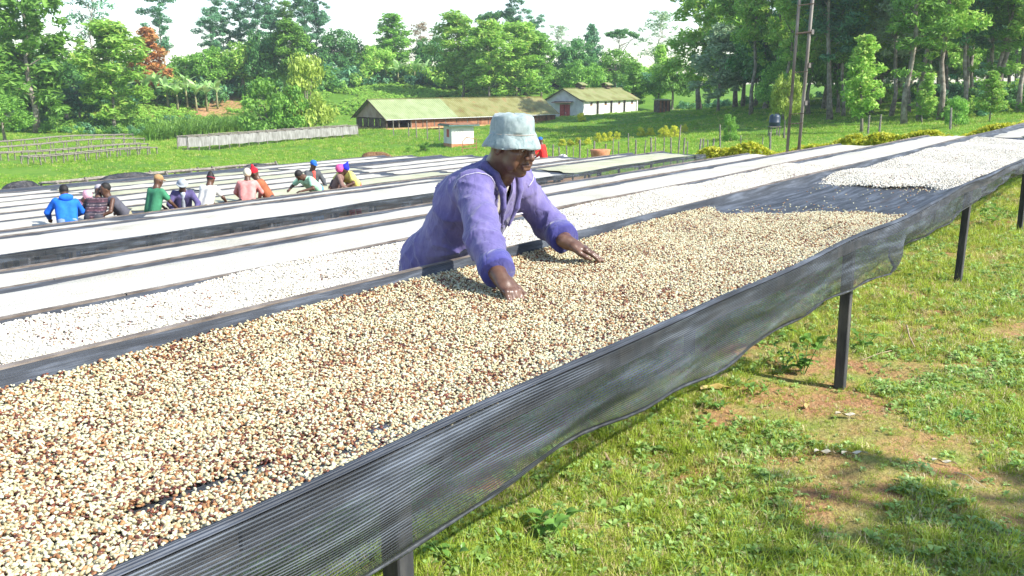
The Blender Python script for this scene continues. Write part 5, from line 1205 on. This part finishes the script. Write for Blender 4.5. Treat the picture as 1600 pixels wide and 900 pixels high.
# bucket hat
def hat(center, F, L, U, prof, mat, parent, tilt=.0, lx=1.16, wr=.0055):
    n = 48; vs = []; f = []
    for q, (r_, z) in enumerate(prof):
        for k in range(n):
            a = 2*math.pi*k/n; w = 1+wr*8*math.sin(3*a+q*.7)*(q/len(prof))+wr*3*math.sin(7*a+q)
            zz = z+wr*1.2*math.sin(5*a+1.3*q)*(1 if q > len(prof)-4 else .6)
            vs.append(center+F*(r_*lx*math.cos(a)*w)+L*(r_*math.sin(a)*w)+U*zz)
    for q in range(len(prof)-1):
        for k in range(n): f.append((q*n+k, (q+1)*n+k, (q+1)*n+(k+1) % n, q*n+(k+1) % n))
    f.append(tuple(range(n))); return obj('hat', vs, f, mat, parent, True)
tl = R(-13); HF2 = HF*math.cos(tl)-HU*math.sin(tl); HU2 = HU*math.cos(tl)+HF*math.sin(tl)
hc2 = HP(-.012, 0, .046)
ht = hat(hc2, HF2, HL, HU2, [(.012, .080), (.050, .079), (.068, .074), (.076, .066), (.0795, .054), (.082, .036), (.0835, .018), (.0845, .006), (.0848, .002), (.087, -.003), (.095, -.019), (.104, -.036), (.1095, -.049), (.1090, -.052), (.1065, -.050), (.094, -.022), (.0838, -.002)], HATM, man)
bd = MB(); nn_ = 40
bd.tube([hc2+HF2*((.0858)*1.16*math.cos(2*math.pi*k/nn_))+HL*(.0858*math.sin(2*math.pi*k/nn_))+HU2*.002 for k in range(nn_+1)], .0016, 6, False); bd.build('stitching', SHIRT, ht, True)
tag(man, 'man in pale bucket hat and open violet coat, both hands in the beans', 'person')
# ------------------------------------------------------------------ the other workers
CL = {}
def cl(name, c):
    if name not in CL: CL[name] = surf('cloth_'+name, [tuple(x*.75 for x in c), c, tuple(min(.9, x*1.2) for x in c)], 9, 4, .85, .2, 60, .01, objc=True, spec=.2)
    return CL[name]
HAIR = surf('black_hair', [(.008, .007, .007), (.02, .018, .017)], 60, 4, .6, .6, 200, .006, objc=True)
SK2 = surf('brown_skin', [(.075, .036, .022), (.11, .055, .034)], 20, 4, .45, .2, 90, .003, objc=True, spec=.4)
def plaid_mat():
    m, nt, b, o = _new('patterned_jacket'); t = nt.nodes.new('ShaderNodeTexCoord'); sp = nt.nodes.new('ShaderNodeSeparateXYZ'); nt.links.new(t.outputs['Object'], sp.inputs[0])
    w = nt.nodes.new('ShaderNodeMath'); w.operation = 'MULTIPLY'; w.inputs[1].default_value = 6.5; nt.links.new(sp.outputs[2], w.inputs[0])
    fr_ = nt.nodes.new('ShaderNodeMath'); fr_.operation = 'FRACT'; nt.links.new(w.outputs[0], fr_.inputs[0])
    c = ramp(nt, [(0, (.09, .045, .06)), (.22, (.24, .16, .18)), (.30, (.05, .04, .06)), (.52, (.30, .25, .24)), (.6, (.05, .04, .06)), (.85, (.15, .07, .09))], fr_.outputs[0])
    c.node.color_ramp.interpolation = 'CONSTANT'
    vo = nt.nodes.new('ShaderNodeTexVoronoi'); vo.inputs['Scale'].default_value = 17; nt.links.new(t.outputs['Object'], vo.inputs['Vector'])
    r2 = ramp(nt, [(.28, (1, 1, 1)), (.36, (.3, .25, .3))], vo.outputs['Distance']); mx = nt.nodes.new('ShaderNodeMix'); mx.data_type = 'RGBA'; mx.blend_type = 'MULTIPLY'; mx.inputs[0].default_value = .8
    nt.links.new(c, mx.inputs[6]); nt.links.new(r2, mx.inputs[7]); nt.links.new(mx.outputs[2], b.inputs['Base Color']); b.inputs['Roughness'].default_value = .9; return m
PLAID = plaid_mat()
def figure(px, v, heading, lean, shirt, trousers, cover, label, sleeve='long', size=1.0, nod=None, reach=.32, side=0.0, hood=None, open_front=None, hands_z=.93, py=335):
    """heading: direction faced, degrees from +x of the world; lean: forward bend in degrees"""
    g = at_v(px, py, v); z0 = ground(g.x, g.y); e = empty('person', (g.x, g.y, z0), R(heading)); s = size
    la = R(lean); hip = Vector((0, 0, .90*s)); ax = Vector((math.sin(la), side, math.cos(la))).normalized(); neck = hip+ax*.50*s
    lat = Vector((0, 1, 0)); lat = (lat-ax*lat.dot(ax)).normalized()
    nd = R(nod if nod is not None else lean*.75); hu = Vector((math.sin(nd*.8), side*.5, math.cos(nd*.8))).normalized(); hf = Vector((math.cos(nd), 0, -math.sin(nd))); hl = hu.cross(hf).normalized(); hf = hl.cross(hu)
    hc = neck+hu*.155*s+hf*.02*s; HMx = [tuple(hf), tuple(hl), tuple(hu)]
    P = lambda x, y, z: hc+(hf*x+hl*y+hu*z)*s
    B = [(sd_ell(P(-.01, 0, .02), (.098*s, .078*s, .105*s), HMx), .02), (sd_ell(P(.03, 0, -.05), (.06*s, .056*s, .075*s), HMx), .03), (sd_cone(P(.09, 0, .0), P(.112, 0, -.03), .012*s, .016*s), .012), (sd_cone(P(-.03, 0, -.06), neck, .05*s, .055*s), .03)]
    for q in (-1, 1): B.append((sd_ell(P(-.005, q*.08, -.01), (.02*s, .01*s, .03*s), HMx), .01))
    S_ = [(sd_cone(hip+lat*.07*s+ax*.02, neck-ax*.12*s+lat*.09*s, .115*s, .112*s), .05), (sd_cone(hip-lat*.07*s+ax*.02, neck-ax*.12*s-lat*.09*s, .115*s, .112*s), .05), (sd_cone(neck-ax*.12*s, neck-ax*.02*s, .10*s, .06*s), .06)]
    B += [(sd_cone(hip, neck, .10*s, .07*s), .05)]
    for q in (-1, 1):
        sh_ = neck-ax*.055*s+lat*q*.175*s; hd_ = Vector((sh_.x+reach*s, q*.13*s+sh_.y*.5, min(sh_.z-.15, hands_z*s)))
        d = hd_-sh_; L = d.length; a1 = .28*s; a2 = .26*s
        if L > (a1+a2)*.99: hd_ = sh_+d*((a1+a2)*.99/L); d = hd_-sh_; L = d.length
        x = (a1*a1-a2*a2+L*L)/(2*L); h_ = math.sqrt(max(0, a1*a1-x*x)); up = Vector((-.5, q*.8, -.2)); up = (up-d*(up.dot(d)/(L*L))).normalized(); el = sh_+d*(x/L)+up*h_
        fw = (hd_-el).normalized()
        B += [(sd_cone(sh_, el, .045*s, .038*s), .03), (sd_cone(el, hd_, .038*s, .027*s), .02), (sd_ell(hd_+fw*.045*s, (.05*s, .038*s, .024*s), None), .02)]
        for k in range(4): B.append((sd_cone(hd_+fw*.07*s+lat*(k-1.5)*.018*s, hd_+fw*.14*s+lat*(k-1.5)*.022*s+Vector((0, 0, -.02)), .011*s, .009*s), .006))
        B.append((sd_cone(hd_+fw*.02*s, hd_+fw*.08*s-lat*q*.05*s, .014*s, .010*s), .01))
        if sleeve == 'long': S_ += [(sd_cone(sh_, el, .066*s, .058*s), .04), (sd_cone(el, el.lerp(hd_, .85), .058*s, .045*s), .03)]
        elif sleeve == 'short': S_ += [(sd_cone(sh_, sh_.lerp(el, .62), .066*s, .062*s), .04)]
        elif sleeve == 'none': S_ += [(sd_cone(sh_-lat*q*.05*s, sh_-lat*q*.04*s, .05*s, .05*s), .04)]
    T_ = []
    for q in (-1, 1):
        kn = Vector((.06, q*.10, .47))*s; an = Vector((-.03, q*.11, .07))*s
        B += [(sd_cone(hip+Vector((0, q*.08*s, 0)), kn, .07*s, .05*s), .04), (sd_cone(kn, an, .05*s, .035*s), .03), (sd_cone(an+Vector((-.03, 0, -.03)), an+Vector((.13, 0, -.035)), .04*s, .035*s), .02)]
        T_ += [(sd_cone(hip+Vector((0, q*.08*s, .02)), kn, .105*s, .078*s), .04), (sd_cone(kn, an+Vector((0, 0, .03)), .078*s, .06*s), .03)]
    lo = (-.55*s, -.5*s, -.02); hi = (1.15*s, .5*s, 1.85*s)
    bo = nets_obj('body', blend(B), lo, hi, .018, SK2, e)
    nets_obj('top', folds(blend(S_), .007, [(20, 14, 30, px, 1), (-14, 26, 22, px*2, .8)]), lo, hi, .02, shirt, e)
    nets_obj('trousers', blend(T_), lo, hi, .022, trousers, e)
    if cover[0] == 'hair':
        nets_obj('hair', blend([(sd_ell(P(-.022, 0, .035), (.098*s, .083*s, .102*s), HMx), .01)]), tuple(hc-Vector((.2,)*3)), tuple(hc+Vector((.2,)*3)), .015, HAIR, bo)
    elif cover[0] == 'cap':
        nets_obj('cap', blend([(sd_ell(P(-.012, 0, .062), (.104*s, .087*s, .078*s), HMx), .01), (sd_ell(P(.10, 0, .045), (.075*s, .065*s, .010*s), HMx), .01)]), tuple(hc-Vector((.22,)*3)), tuple(hc+Vector((.22,)*3)), .013, cover[1], e)
    elif cover[0] == 'hat':
        nets_obj('hat', blend([(sd_ell(P(-.012, 0, .065), (.106*s, .09*s, .085*s), HMx), .01), (sd_ell(P(0, 0, .045), (.145*s, .13*s, .018*s), HMx), .015)]), tuple(hc-Vector((.22,)*3)), tuple(hc+Vector((.22,)*3)), .013, cover[1], e)
    elif cover[0] == 'beanie':
        nets_obj('beanie', blend([(sd_ell(P(-.012, 0, .05), (.106*s, .09*s, .085*s), HMx), .01), (sd_cone(P(-.02, 0, .10), P(-.035, 0, .20), .06*s, .025*s), .04)]), tuple(hc-Vector((.28,)*3)), tuple(hc+Vector((.28,)*3)), .014, cover[1], e)
    elif cover[0] == 'wrap':
        nets_obj('headscarf', folds(blend([(sd_ell(P(-.022, 0, .038), (.108*s, .094*s, .108*s), HMx), .01), (sd_ell(P(-.10, 0, .0), (.06*s, .05*s, .055*s), HMx), .04)]), .006, [(40, 20, 50, 0, 1)]), tuple(hc-Vector((.26,)*3)), tuple(hc+Vector((.26,)*3)), .013, cover[1], e)
    elif cover[0] == 'band':
        nets_obj('hair', blend([(sd_ell(P(-.022, 0, .035), (.098*s, .083*s, .102*s), HMx), .01), (sd_ell(P(-.05, 0, .13), (.05*s, .05*s, .04*s), HMx), .03)]), tuple(hc-Vector((.22,)*3)), tuple(hc+Vector((.22,)*3)), .015, HAIR, bo)
        nets_obj('headband', blend([(sd_ell(P(-.012, 0, .03), (.112*s, .094*s, .035*s), HMx), .01)]), tuple(hc-Vector((.2,)*3)), tuple(hc+Vector((.2,)*3)), .013, cover[1], e)
    if hood: nets_obj('hood', blend([(sd_ell(neck-hf*.09*s+Vector((-.02, 0, .0)), (.075*s, .13*s, .075*s), None), .01), (sd_ell(neck-ax*.03*s+lat*.06*s, (.07*s, .09*s, .05*s), None), .03), (sd_ell(neck-ax*.03*s-lat*.06*s, (.07*s, .09*s, .05*s), None), .03)]), tuple(neck-Vector((.3,)*3)), tuple(neck+Vector((.3,)*3)), .016, hood, e)
    if open_front: nets_obj('shirt_front', blend([(sd_cone(hip+ax*.08*s+Vector((.075*s, 0, 0)), neck-ax*.06*s+Vector((.06*s, 0, 0)), .062*s, .06*s), .03)]), lo, hi, .02, open_front, e)
    return tag(e, label, 'person', 'people working among the far tables')
jean = cl('denim', (.20, .27, .40)); khaki = cl('khaki', (.30, .27, .17)); navy = cl('navy', (.05, .05, .12)); dk = cl('charcoal', (.05, .05, .06))
AV = math.degrees(math.atan2(SA, -CA))                 # facing up-field, away from the camera
figure(104, 16.85, AV-15, 32, cl('bright_blue', (.015, .13, .60)), jean, ('hair',), 'person in bright blue hooded jacket and jeans, seen from behind', hood=cl('bright_blue', (.015, .13, .60)), nod=30, side=-.12)
figure(120, 18.95, AV+180, 50, cl('pale_pink', (.62, .32, .40)), dk, ('wrap', cl('pale_pink', (.62, .32, .40))), 'bending person in pale pink half hidden behind the blue jacket', nod=60)
figure(146, 16.85, AV-48, 44, PLAID, dk, ('cap', cl('grey_cap', (.34, .32, .36))), 'person in patterned dark red jacket and grey cap bending to the right')
figure(196, 16.9, AV+78, 38, cl('grey_vest', (.085, .085, .105)), khaki, ('hair',), 'person in dark sleeveless vest and khaki trousers leaning to the left', 'none', nod=8)
figure(238, 16.85, AV-85, 18, cl('green_tee', (.045, .19, .10)), khaki, ('cap', cl('tan_cap', (.36, .22, .10))), 'person in green t-shirt and tan cap, seen from the side', 'short', nod=22)
figure(287, 16.95, AV+150, 28, cl('purple_navy', (.085, .07, .17)), cl('pale_grey', (.42, .44, .46)), ('hat', cl('checked_grey', (.30, .33, .37))), 'person in navy cardigan, pale shirt and grey checked hat', open_front=cl('pale_blue', (.45, .49, .56)), nod=35, size=.96)
figure(320, 16.85, AV-75, 26, cl('white_tee', (.62, .60, .56)), khaki, ('band', cl('maroon', (.20, .02, .04))), 'person in white t-shirt with dark red headband', 'short', nod=25, size=.97)
figure(388, 16.85, AV-45, 24, cl('coral_pink', (.62, .24, .22)), dk, ('wrap', cl('cream_wrap', (.62, .56, .40))), 'person in coral pink top and cream headwrap', nod=20, size=.97)
figure(423, 16.95, AV+48, 30, cl('rust_brown', (.30, .10, .045)), dk, ('beanie', cl('red', (.55, .02, .035))), 'person in rust brown jacket and red peaked knit cap', nod=25, size=.99)
figure(497, 16.95, AV+92, 50, cl('mint_white', (.35, .62, .42)), cl('mid_blue', (.06, .20, .45)), ('hair',), 'person bent double in mint green top and blue trousers', 'short', nod=75, size=1.04, hands_z=.95)
figure(489, 18.7, AV+170, 10, cl('dark_jacket', (.07, .075, .08)), dk, ('cap', cl('royal_blue', (.02, .12, .50))), 'person in blue cap and dark open jacket over a red shirt', open_front=cl('red_shirt', (.60, .09, .07)), nod=22, size=.98)
figure(556, 16.95, AV+95, 46, cl('lemon', (.66, .62, .16)), cl('red_trousers', (.58, .03, .04)), ('wrap', cl('hot_pink', (.68, .10, .28))), 'person in lemon yellow top, red trousers and pink headscarf bending left', nod=70, size=1.04, sleeve='short')
figure(524, 17.1, AV-150, 26, cl('brown_print', (.20, .12, .10)), dk, ('beanie', cl('ultramarine', (.02, .03, .55))), 'person in brown print top with bright blue headwrap', nod=40, size=.95)
figure(850, 19.0, AV+10, 12, cl('scarlet', (.62, .03, .025)), dk, ('cap', cl('royal_blue', (.02, .12, .50))), 'distant person in scarlet shirt and blue cap beyond the man', nod=20, size=1.02, py=255)
# ------------------------------------------------------------------ small things on the ground
def lump(name, p, r, h, mat, label, cat, seed, rough=.35, rz=0.0):
    rr = random.Random(seed); ph = [rr.uniform(0, 6) for _ in range(6)]; vs = []; f = []; n, m = 22, 7
    for q in range(m+1):
        t = q/m; th = t*math.pi/2
        for k in range(n):
            a = 2*math.pi*k/n; w = 1+rough*(.5*math.sin(2*a+ph[0])+.35*math.sin(3*a+ph[1]+2*t)+.3*math.sin(5*a+ph[2]+3*t))
            z = h*math.sin(th)*(1+rough*(.5*math.sin(2*a+ph[3])+.5*math.sin(4*a+ph[4])*math.cos(th)))
            vs.append((r[0]*math.cos(th)*math.cos(a)*w, r[1]*math.cos(th)*math.sin(a)*w, z-.04*(q == 0)))
    for q in range(m):
        for k in range(n): f.append((q*n+k, q*n+(k+1) % n, (q+1)*n+(k+1) % n, (q+1)*n+k))
    o = obj(name, vs, f, mat, None, True); o.location = p; o.rotation_euler = (0, 0, rz); return tag(o, label, cat)
M_tarp = surf('black_tarpaulin', [(.012, .012, .014), (.03, .03, .034), (.06, .06, .065)], 6, 5, .45, .8, 10, .06)
def tarp_at(px, py, v, r, h, label, s):
    p = at_v(px, py, v); lump('tarpaulin', (p.x, p.y, p.z-h*.75), r, h, M_tarp, label, 'tarpaulin', s, .5, RZ)
tarp_at(36, 292, 29.2, (.55, .3), .4, 'small black tarpaulin heap at the far left table edge', 1)
tarp_at(195, 277, 29.4, (1.3, .3), .3, 'long folded black tarpaulin at the far table edge', 2)
tarp_at(398, 263, 29.4, (.8, .35), .42, 'black tarpaulin bundle behind the red knit cap', 3)
tarp_at(1150, 240, 9.3, (.55, .35), .28, 'dark bundle of netting at the table ends by the hedge', 5)
p = hit(587, 247); lump('brush_heap', p, (1.0, .7), .4, surf('brown_brush', [(.07, .03, .015), (.18, .09, .04), (.30, .20, .10)], 9, 6, .95, 1, 20, .08), 'brown heap of dry brush on the lawn left of the kiosk', 'brush heap', 4, .6)
M_terra = surf('terracotta', [(.36, .13, .06), (.46, .19, .09), (.5, .27, .16)], 5, 5, .8, .3)
p = on(934, 40); e = empty('basin', (p.x, p.y, p.z+.35), .2)
m_ = MB(); m_.tube([(0, 0, -.4), (0, 0, .25), (0, 0, .5), (0, 0, .52), (0, 0, .5), (0, 0, .2)], [.30, .40, .46, .44, .41, .3], 18, False); m_.build('bowl', M_terra, e, True)
MB().box((0, 0, .18), (.6, .6, .02)).build('contents', M_earth, e)
tag(e, 'brick red basin behind the fence posts', 'basin')
p = at_v(880, 246, 19.6); lump('white_sack', (p.x, p.y, p.z-.28), (.42, .26), .36, surf('sack_cloth', [(.5, .49, .45), (.66, .65, .6)], 6, 4, .9, .5, 18, .03), 'pale sack lying at the table ends near the basin', 'sack', 8, .3, .5)
p = at_v(465, 268, 28.6); lump('leaf_pile', (p.x, p.y, p.z-.3), (1.1, .5), .45, surf('pale_leaves', [(.3, .33, .12), (.45, .47, .2), (.55, .55, .3)], 8, 5, .9, .8, 22, .05), 'pale green heap on the far tables left of the blue cap', 'heap', 9, .4, RZ)
for (x0, y0, x1, y1, lb) in ((562, 262, 640, 254, 'left of two long pale planks lying on the lawn'), (700, 252, 742, 245, 'right of two long pale planks lying on the lawn')):
    a, b = hit(x0, y0), hit(x1, y1); d = b-a; L = d.length; m_ = MB(); m_.box((0, 0, .05), (L, .22, .06), bev=.008); o = m_.build('plank', M_pole)
    o.location = (a+b)/2; o.rotation_euler = (0, -math.asin(d.z/L), math.atan2(d.y, d.x)); tag(o, lb, 'plank')
# sticks, dry leaves and a fallen branch beside the nearest table
M_stick = surf('dry_stick', [(.22, .15, .09), (.38, .29, .19), (.5, .42, .3)], 25, 5, .85, .5, 80, .003)
M_straw = surf('bleached_husk', [(.46, .40, .27), (.62, .56, .42), (.7, .66, .54)], 18, 4, .8, .3, 90, .002)
M_dleaf = surf('dry_leaf', [(.26, .16, .04), (.42, .31, .10), (.5, .42, .2)], 14, 4, .7, .3, 60, .002)
def stick(pix, r_, label, mat=M_stick, name='stick', lift=.012):
    P = [hit(*q)+Vector((0, 0, lift+.01*math.sin(i*1.7))) for i, q in enumerate(pix)]; m_ = MB(); m_.tube([p-P[0] for p in P], [r_*(1-.55*i/len(P)) for i in range(len(P))], 7)
    o = m_.build(name, mat, None, True); o.location = P[0]; return tag(o, label, 'stick')
stick([(925, 700), (945, 716), (958, 735), (968, 760), (978, 800), (982, 832)], .008, 'fallen crooked branch on the grass below the net skirt', name='branch')
stick([(1345, 566), (1372, 558), (1400, 548)], .0032, 'thin dry twig lying beside the middle post')
stick([(1452, 372), (1475, 380), (1497, 392)], .005, 'dark curved twig near the far post')
stick([(1416, 515), (1420, 535), (1428, 548)], .006, 'short pale twig standing in the grass beyond the middle post', lift=.03)
stick([(1490, 742), (1512, 750), (1540, 766)], .002, 'long yellow grass straw near the shaded corner', M_straw)
def flat_leaf(px, py, L, wd, rz, mat, label, name, curl=.3):
    p = hit(px, py); vs = []; n = 9
    for q in range(n+1):
        t = q/n; w = wd*math.sin(math.pi*min(.98, .05+.93*t))**.6
        for s in (-1, 0, 1): vs.append((L*(t-.5), s*w/2*(1+.15*math.sin(9*t)), .022+curl*L*.25*(t-.5)**2+abs(s)*w*curl*.5+.006*math.sin(11*t+s)))
    f = grid_faces(n+1, 3); v2 = [(x, y, z-.003) for x, y, z in vs]; k = len(vs)
    o = obj(name, vs+v2, [q[::-1] for q in f]+[tuple(i+k for i in q) for q in f], mat, None, True); o.location = p; o.rotation_euler = (0, 0, rz); return tag(o, label, 'dry leaf')
flat_leaf(1118, 614, .17, .07, .15, M_dleaf, 'large yellow-brown dry leaf on the grass under the skirt', 'dry_leaf', .5)
flat_leaf(1325, 654, .12, .022, -.3, M_straw, 'upper of two pale dry husks on the trodden soil', 'dry_husk')
flat_leaf(1288, 713, .09, .026, -.2, M_straw, 'left wider part of the lower pale dry husk', 'dry_husk')
flat_leaf(1335, 714, .12, .010, .05, M_straw, 'narrow pale dry strip right of the lower husk', 'dry_husk')
flat_leaf(1260, 640, .06, .03, 1.0, M_dleaf, 'small brown dry leaf left of the upper husk', 'dry_leaf')
flat_leaf(1475, 728, .10, .012, -.4, M_straw, 'thin pale dry straw near the shaded corner', 'dry_leaf')
# leafy weeds: each leaf a piece
wl = []
for sd_ in range(3):
    r = random.Random(sd_); vs = []; n = 7
    for q in range(n+1):
        t = q/n; w = .62*math.sin(math.pi*min(.985, .06+.92*t**.85))**.8
        for s in (-1, -.5, 0, .5, 1): vs.append((t, s*w/2*(1+.05*math.sin(13*t+sd_)), .10*math.sin(2.6*t)-.12*t*t+abs(s)*w*.16+.012*math.sin(17*t+4*s)))
    wl.append(mesh_of('leaf', vs, [q[::-1] for q in grid_faces(n+1, 5)], leafmat('weed_blade_%s' % 'abc'[sd_], [(.07, .17, .025), (.13, .28, .05), (.22, .38, .10)], .38, .3), True))
def weed(px, py, n, L, h, label, spread=.05):
    p = hit(px, py); e = empty('weed', p, random.uniform(0, 6)); m_ = MB()
    for k in range(max(2, n//6)):
        a = k*2.1; m_.tube([(0, 0, -.02), (spread*.5*math.cos(a), spread*.5*math.sin(a), h*.5), (spread*math.cos(a), spread*math.sin(a), h)], [.004, .003, .0015], 5)
    m_.build('stem', G_mats[3], e)
    for k in range(n):
        a = k*2.399+random.uniform(-.3, .3); z = h*(.1+.9*random.random()); d = spread*z/h
        o = link('leaf', wl[k % 3], e, (d*math.cos(a*.7), d*math.sin(a*.7), z)); s = L*random.uniform(.55, 1.1); o.scale = (s, s, s)
        o.rotation_euler = (random.uniform(-.3, .3), random.uniform(-.75, .15), a)
    return tag(e, label, 'weed', 'leafy weeds by the nearest table')
weed(858, 838, 34, .062, .10, 'broad-leaved bright green weed below the near end of the skirt', .09)
weed(790, 858, 12, .035, .06, 'small leafy weed left of the broad-leaved one')
weed(1255, 585, 36, .075, .22, 'tall leafy weed standing left of the middle post', .10)
weed(1225, 575, 16, .055, .14, 'lower leafy weed left of the tall one by the post', .07)
weed(1350, 545, 18, .06, .12, 'leafy weed just right of the middle post', .08)
weed(1180, 618, 16, .045, .08, 'grey-green weed on the soil right of the big dry leaf', .08)
weed(1545, 352, 26, .10, .22, 'large leafy weed clump beyond the far post', .16)
weed(1120, 640, 14, .04, .06, 'low leafy weed beside the big dry leaf', .07)
weed(1500, 660, 14, .05, .06, 'low leafy weed near the shaded corner', .08)
weed(700, 880, 14, .045, .07, 'leafy weed right beside the nearest post foot', .06)
# ------------------------------------------------------------------ air: faint even haze round the whole place
hm = bpy.data.materials.new('haze_air'); hm.use_nodes = True; hn = hm.node_tree; hn.nodes.clear()
ho = hn.nodes.new('ShaderNodeOutputMaterial'); hv_ = hn.nodes.new('ShaderNodeVolumePrincipled')
hv_.inputs['Color'].default_value = (.80, .88, .95, 1); hv_.inputs['Density'].default_value = .00038; hv_.inputs['Anisotropy'].default_value = .1
hn.links.new(hv_.outputs[0], ho.inputs['Volume'])
zlo = float(gz.min())-1.0
hz = MB().box((0, 0, (zlo+48)/2), (1500, 1500, 48-zlo)).build('haze', hm); tag(hz, 'faint pale haze in the air of the valley', kind='stuff')
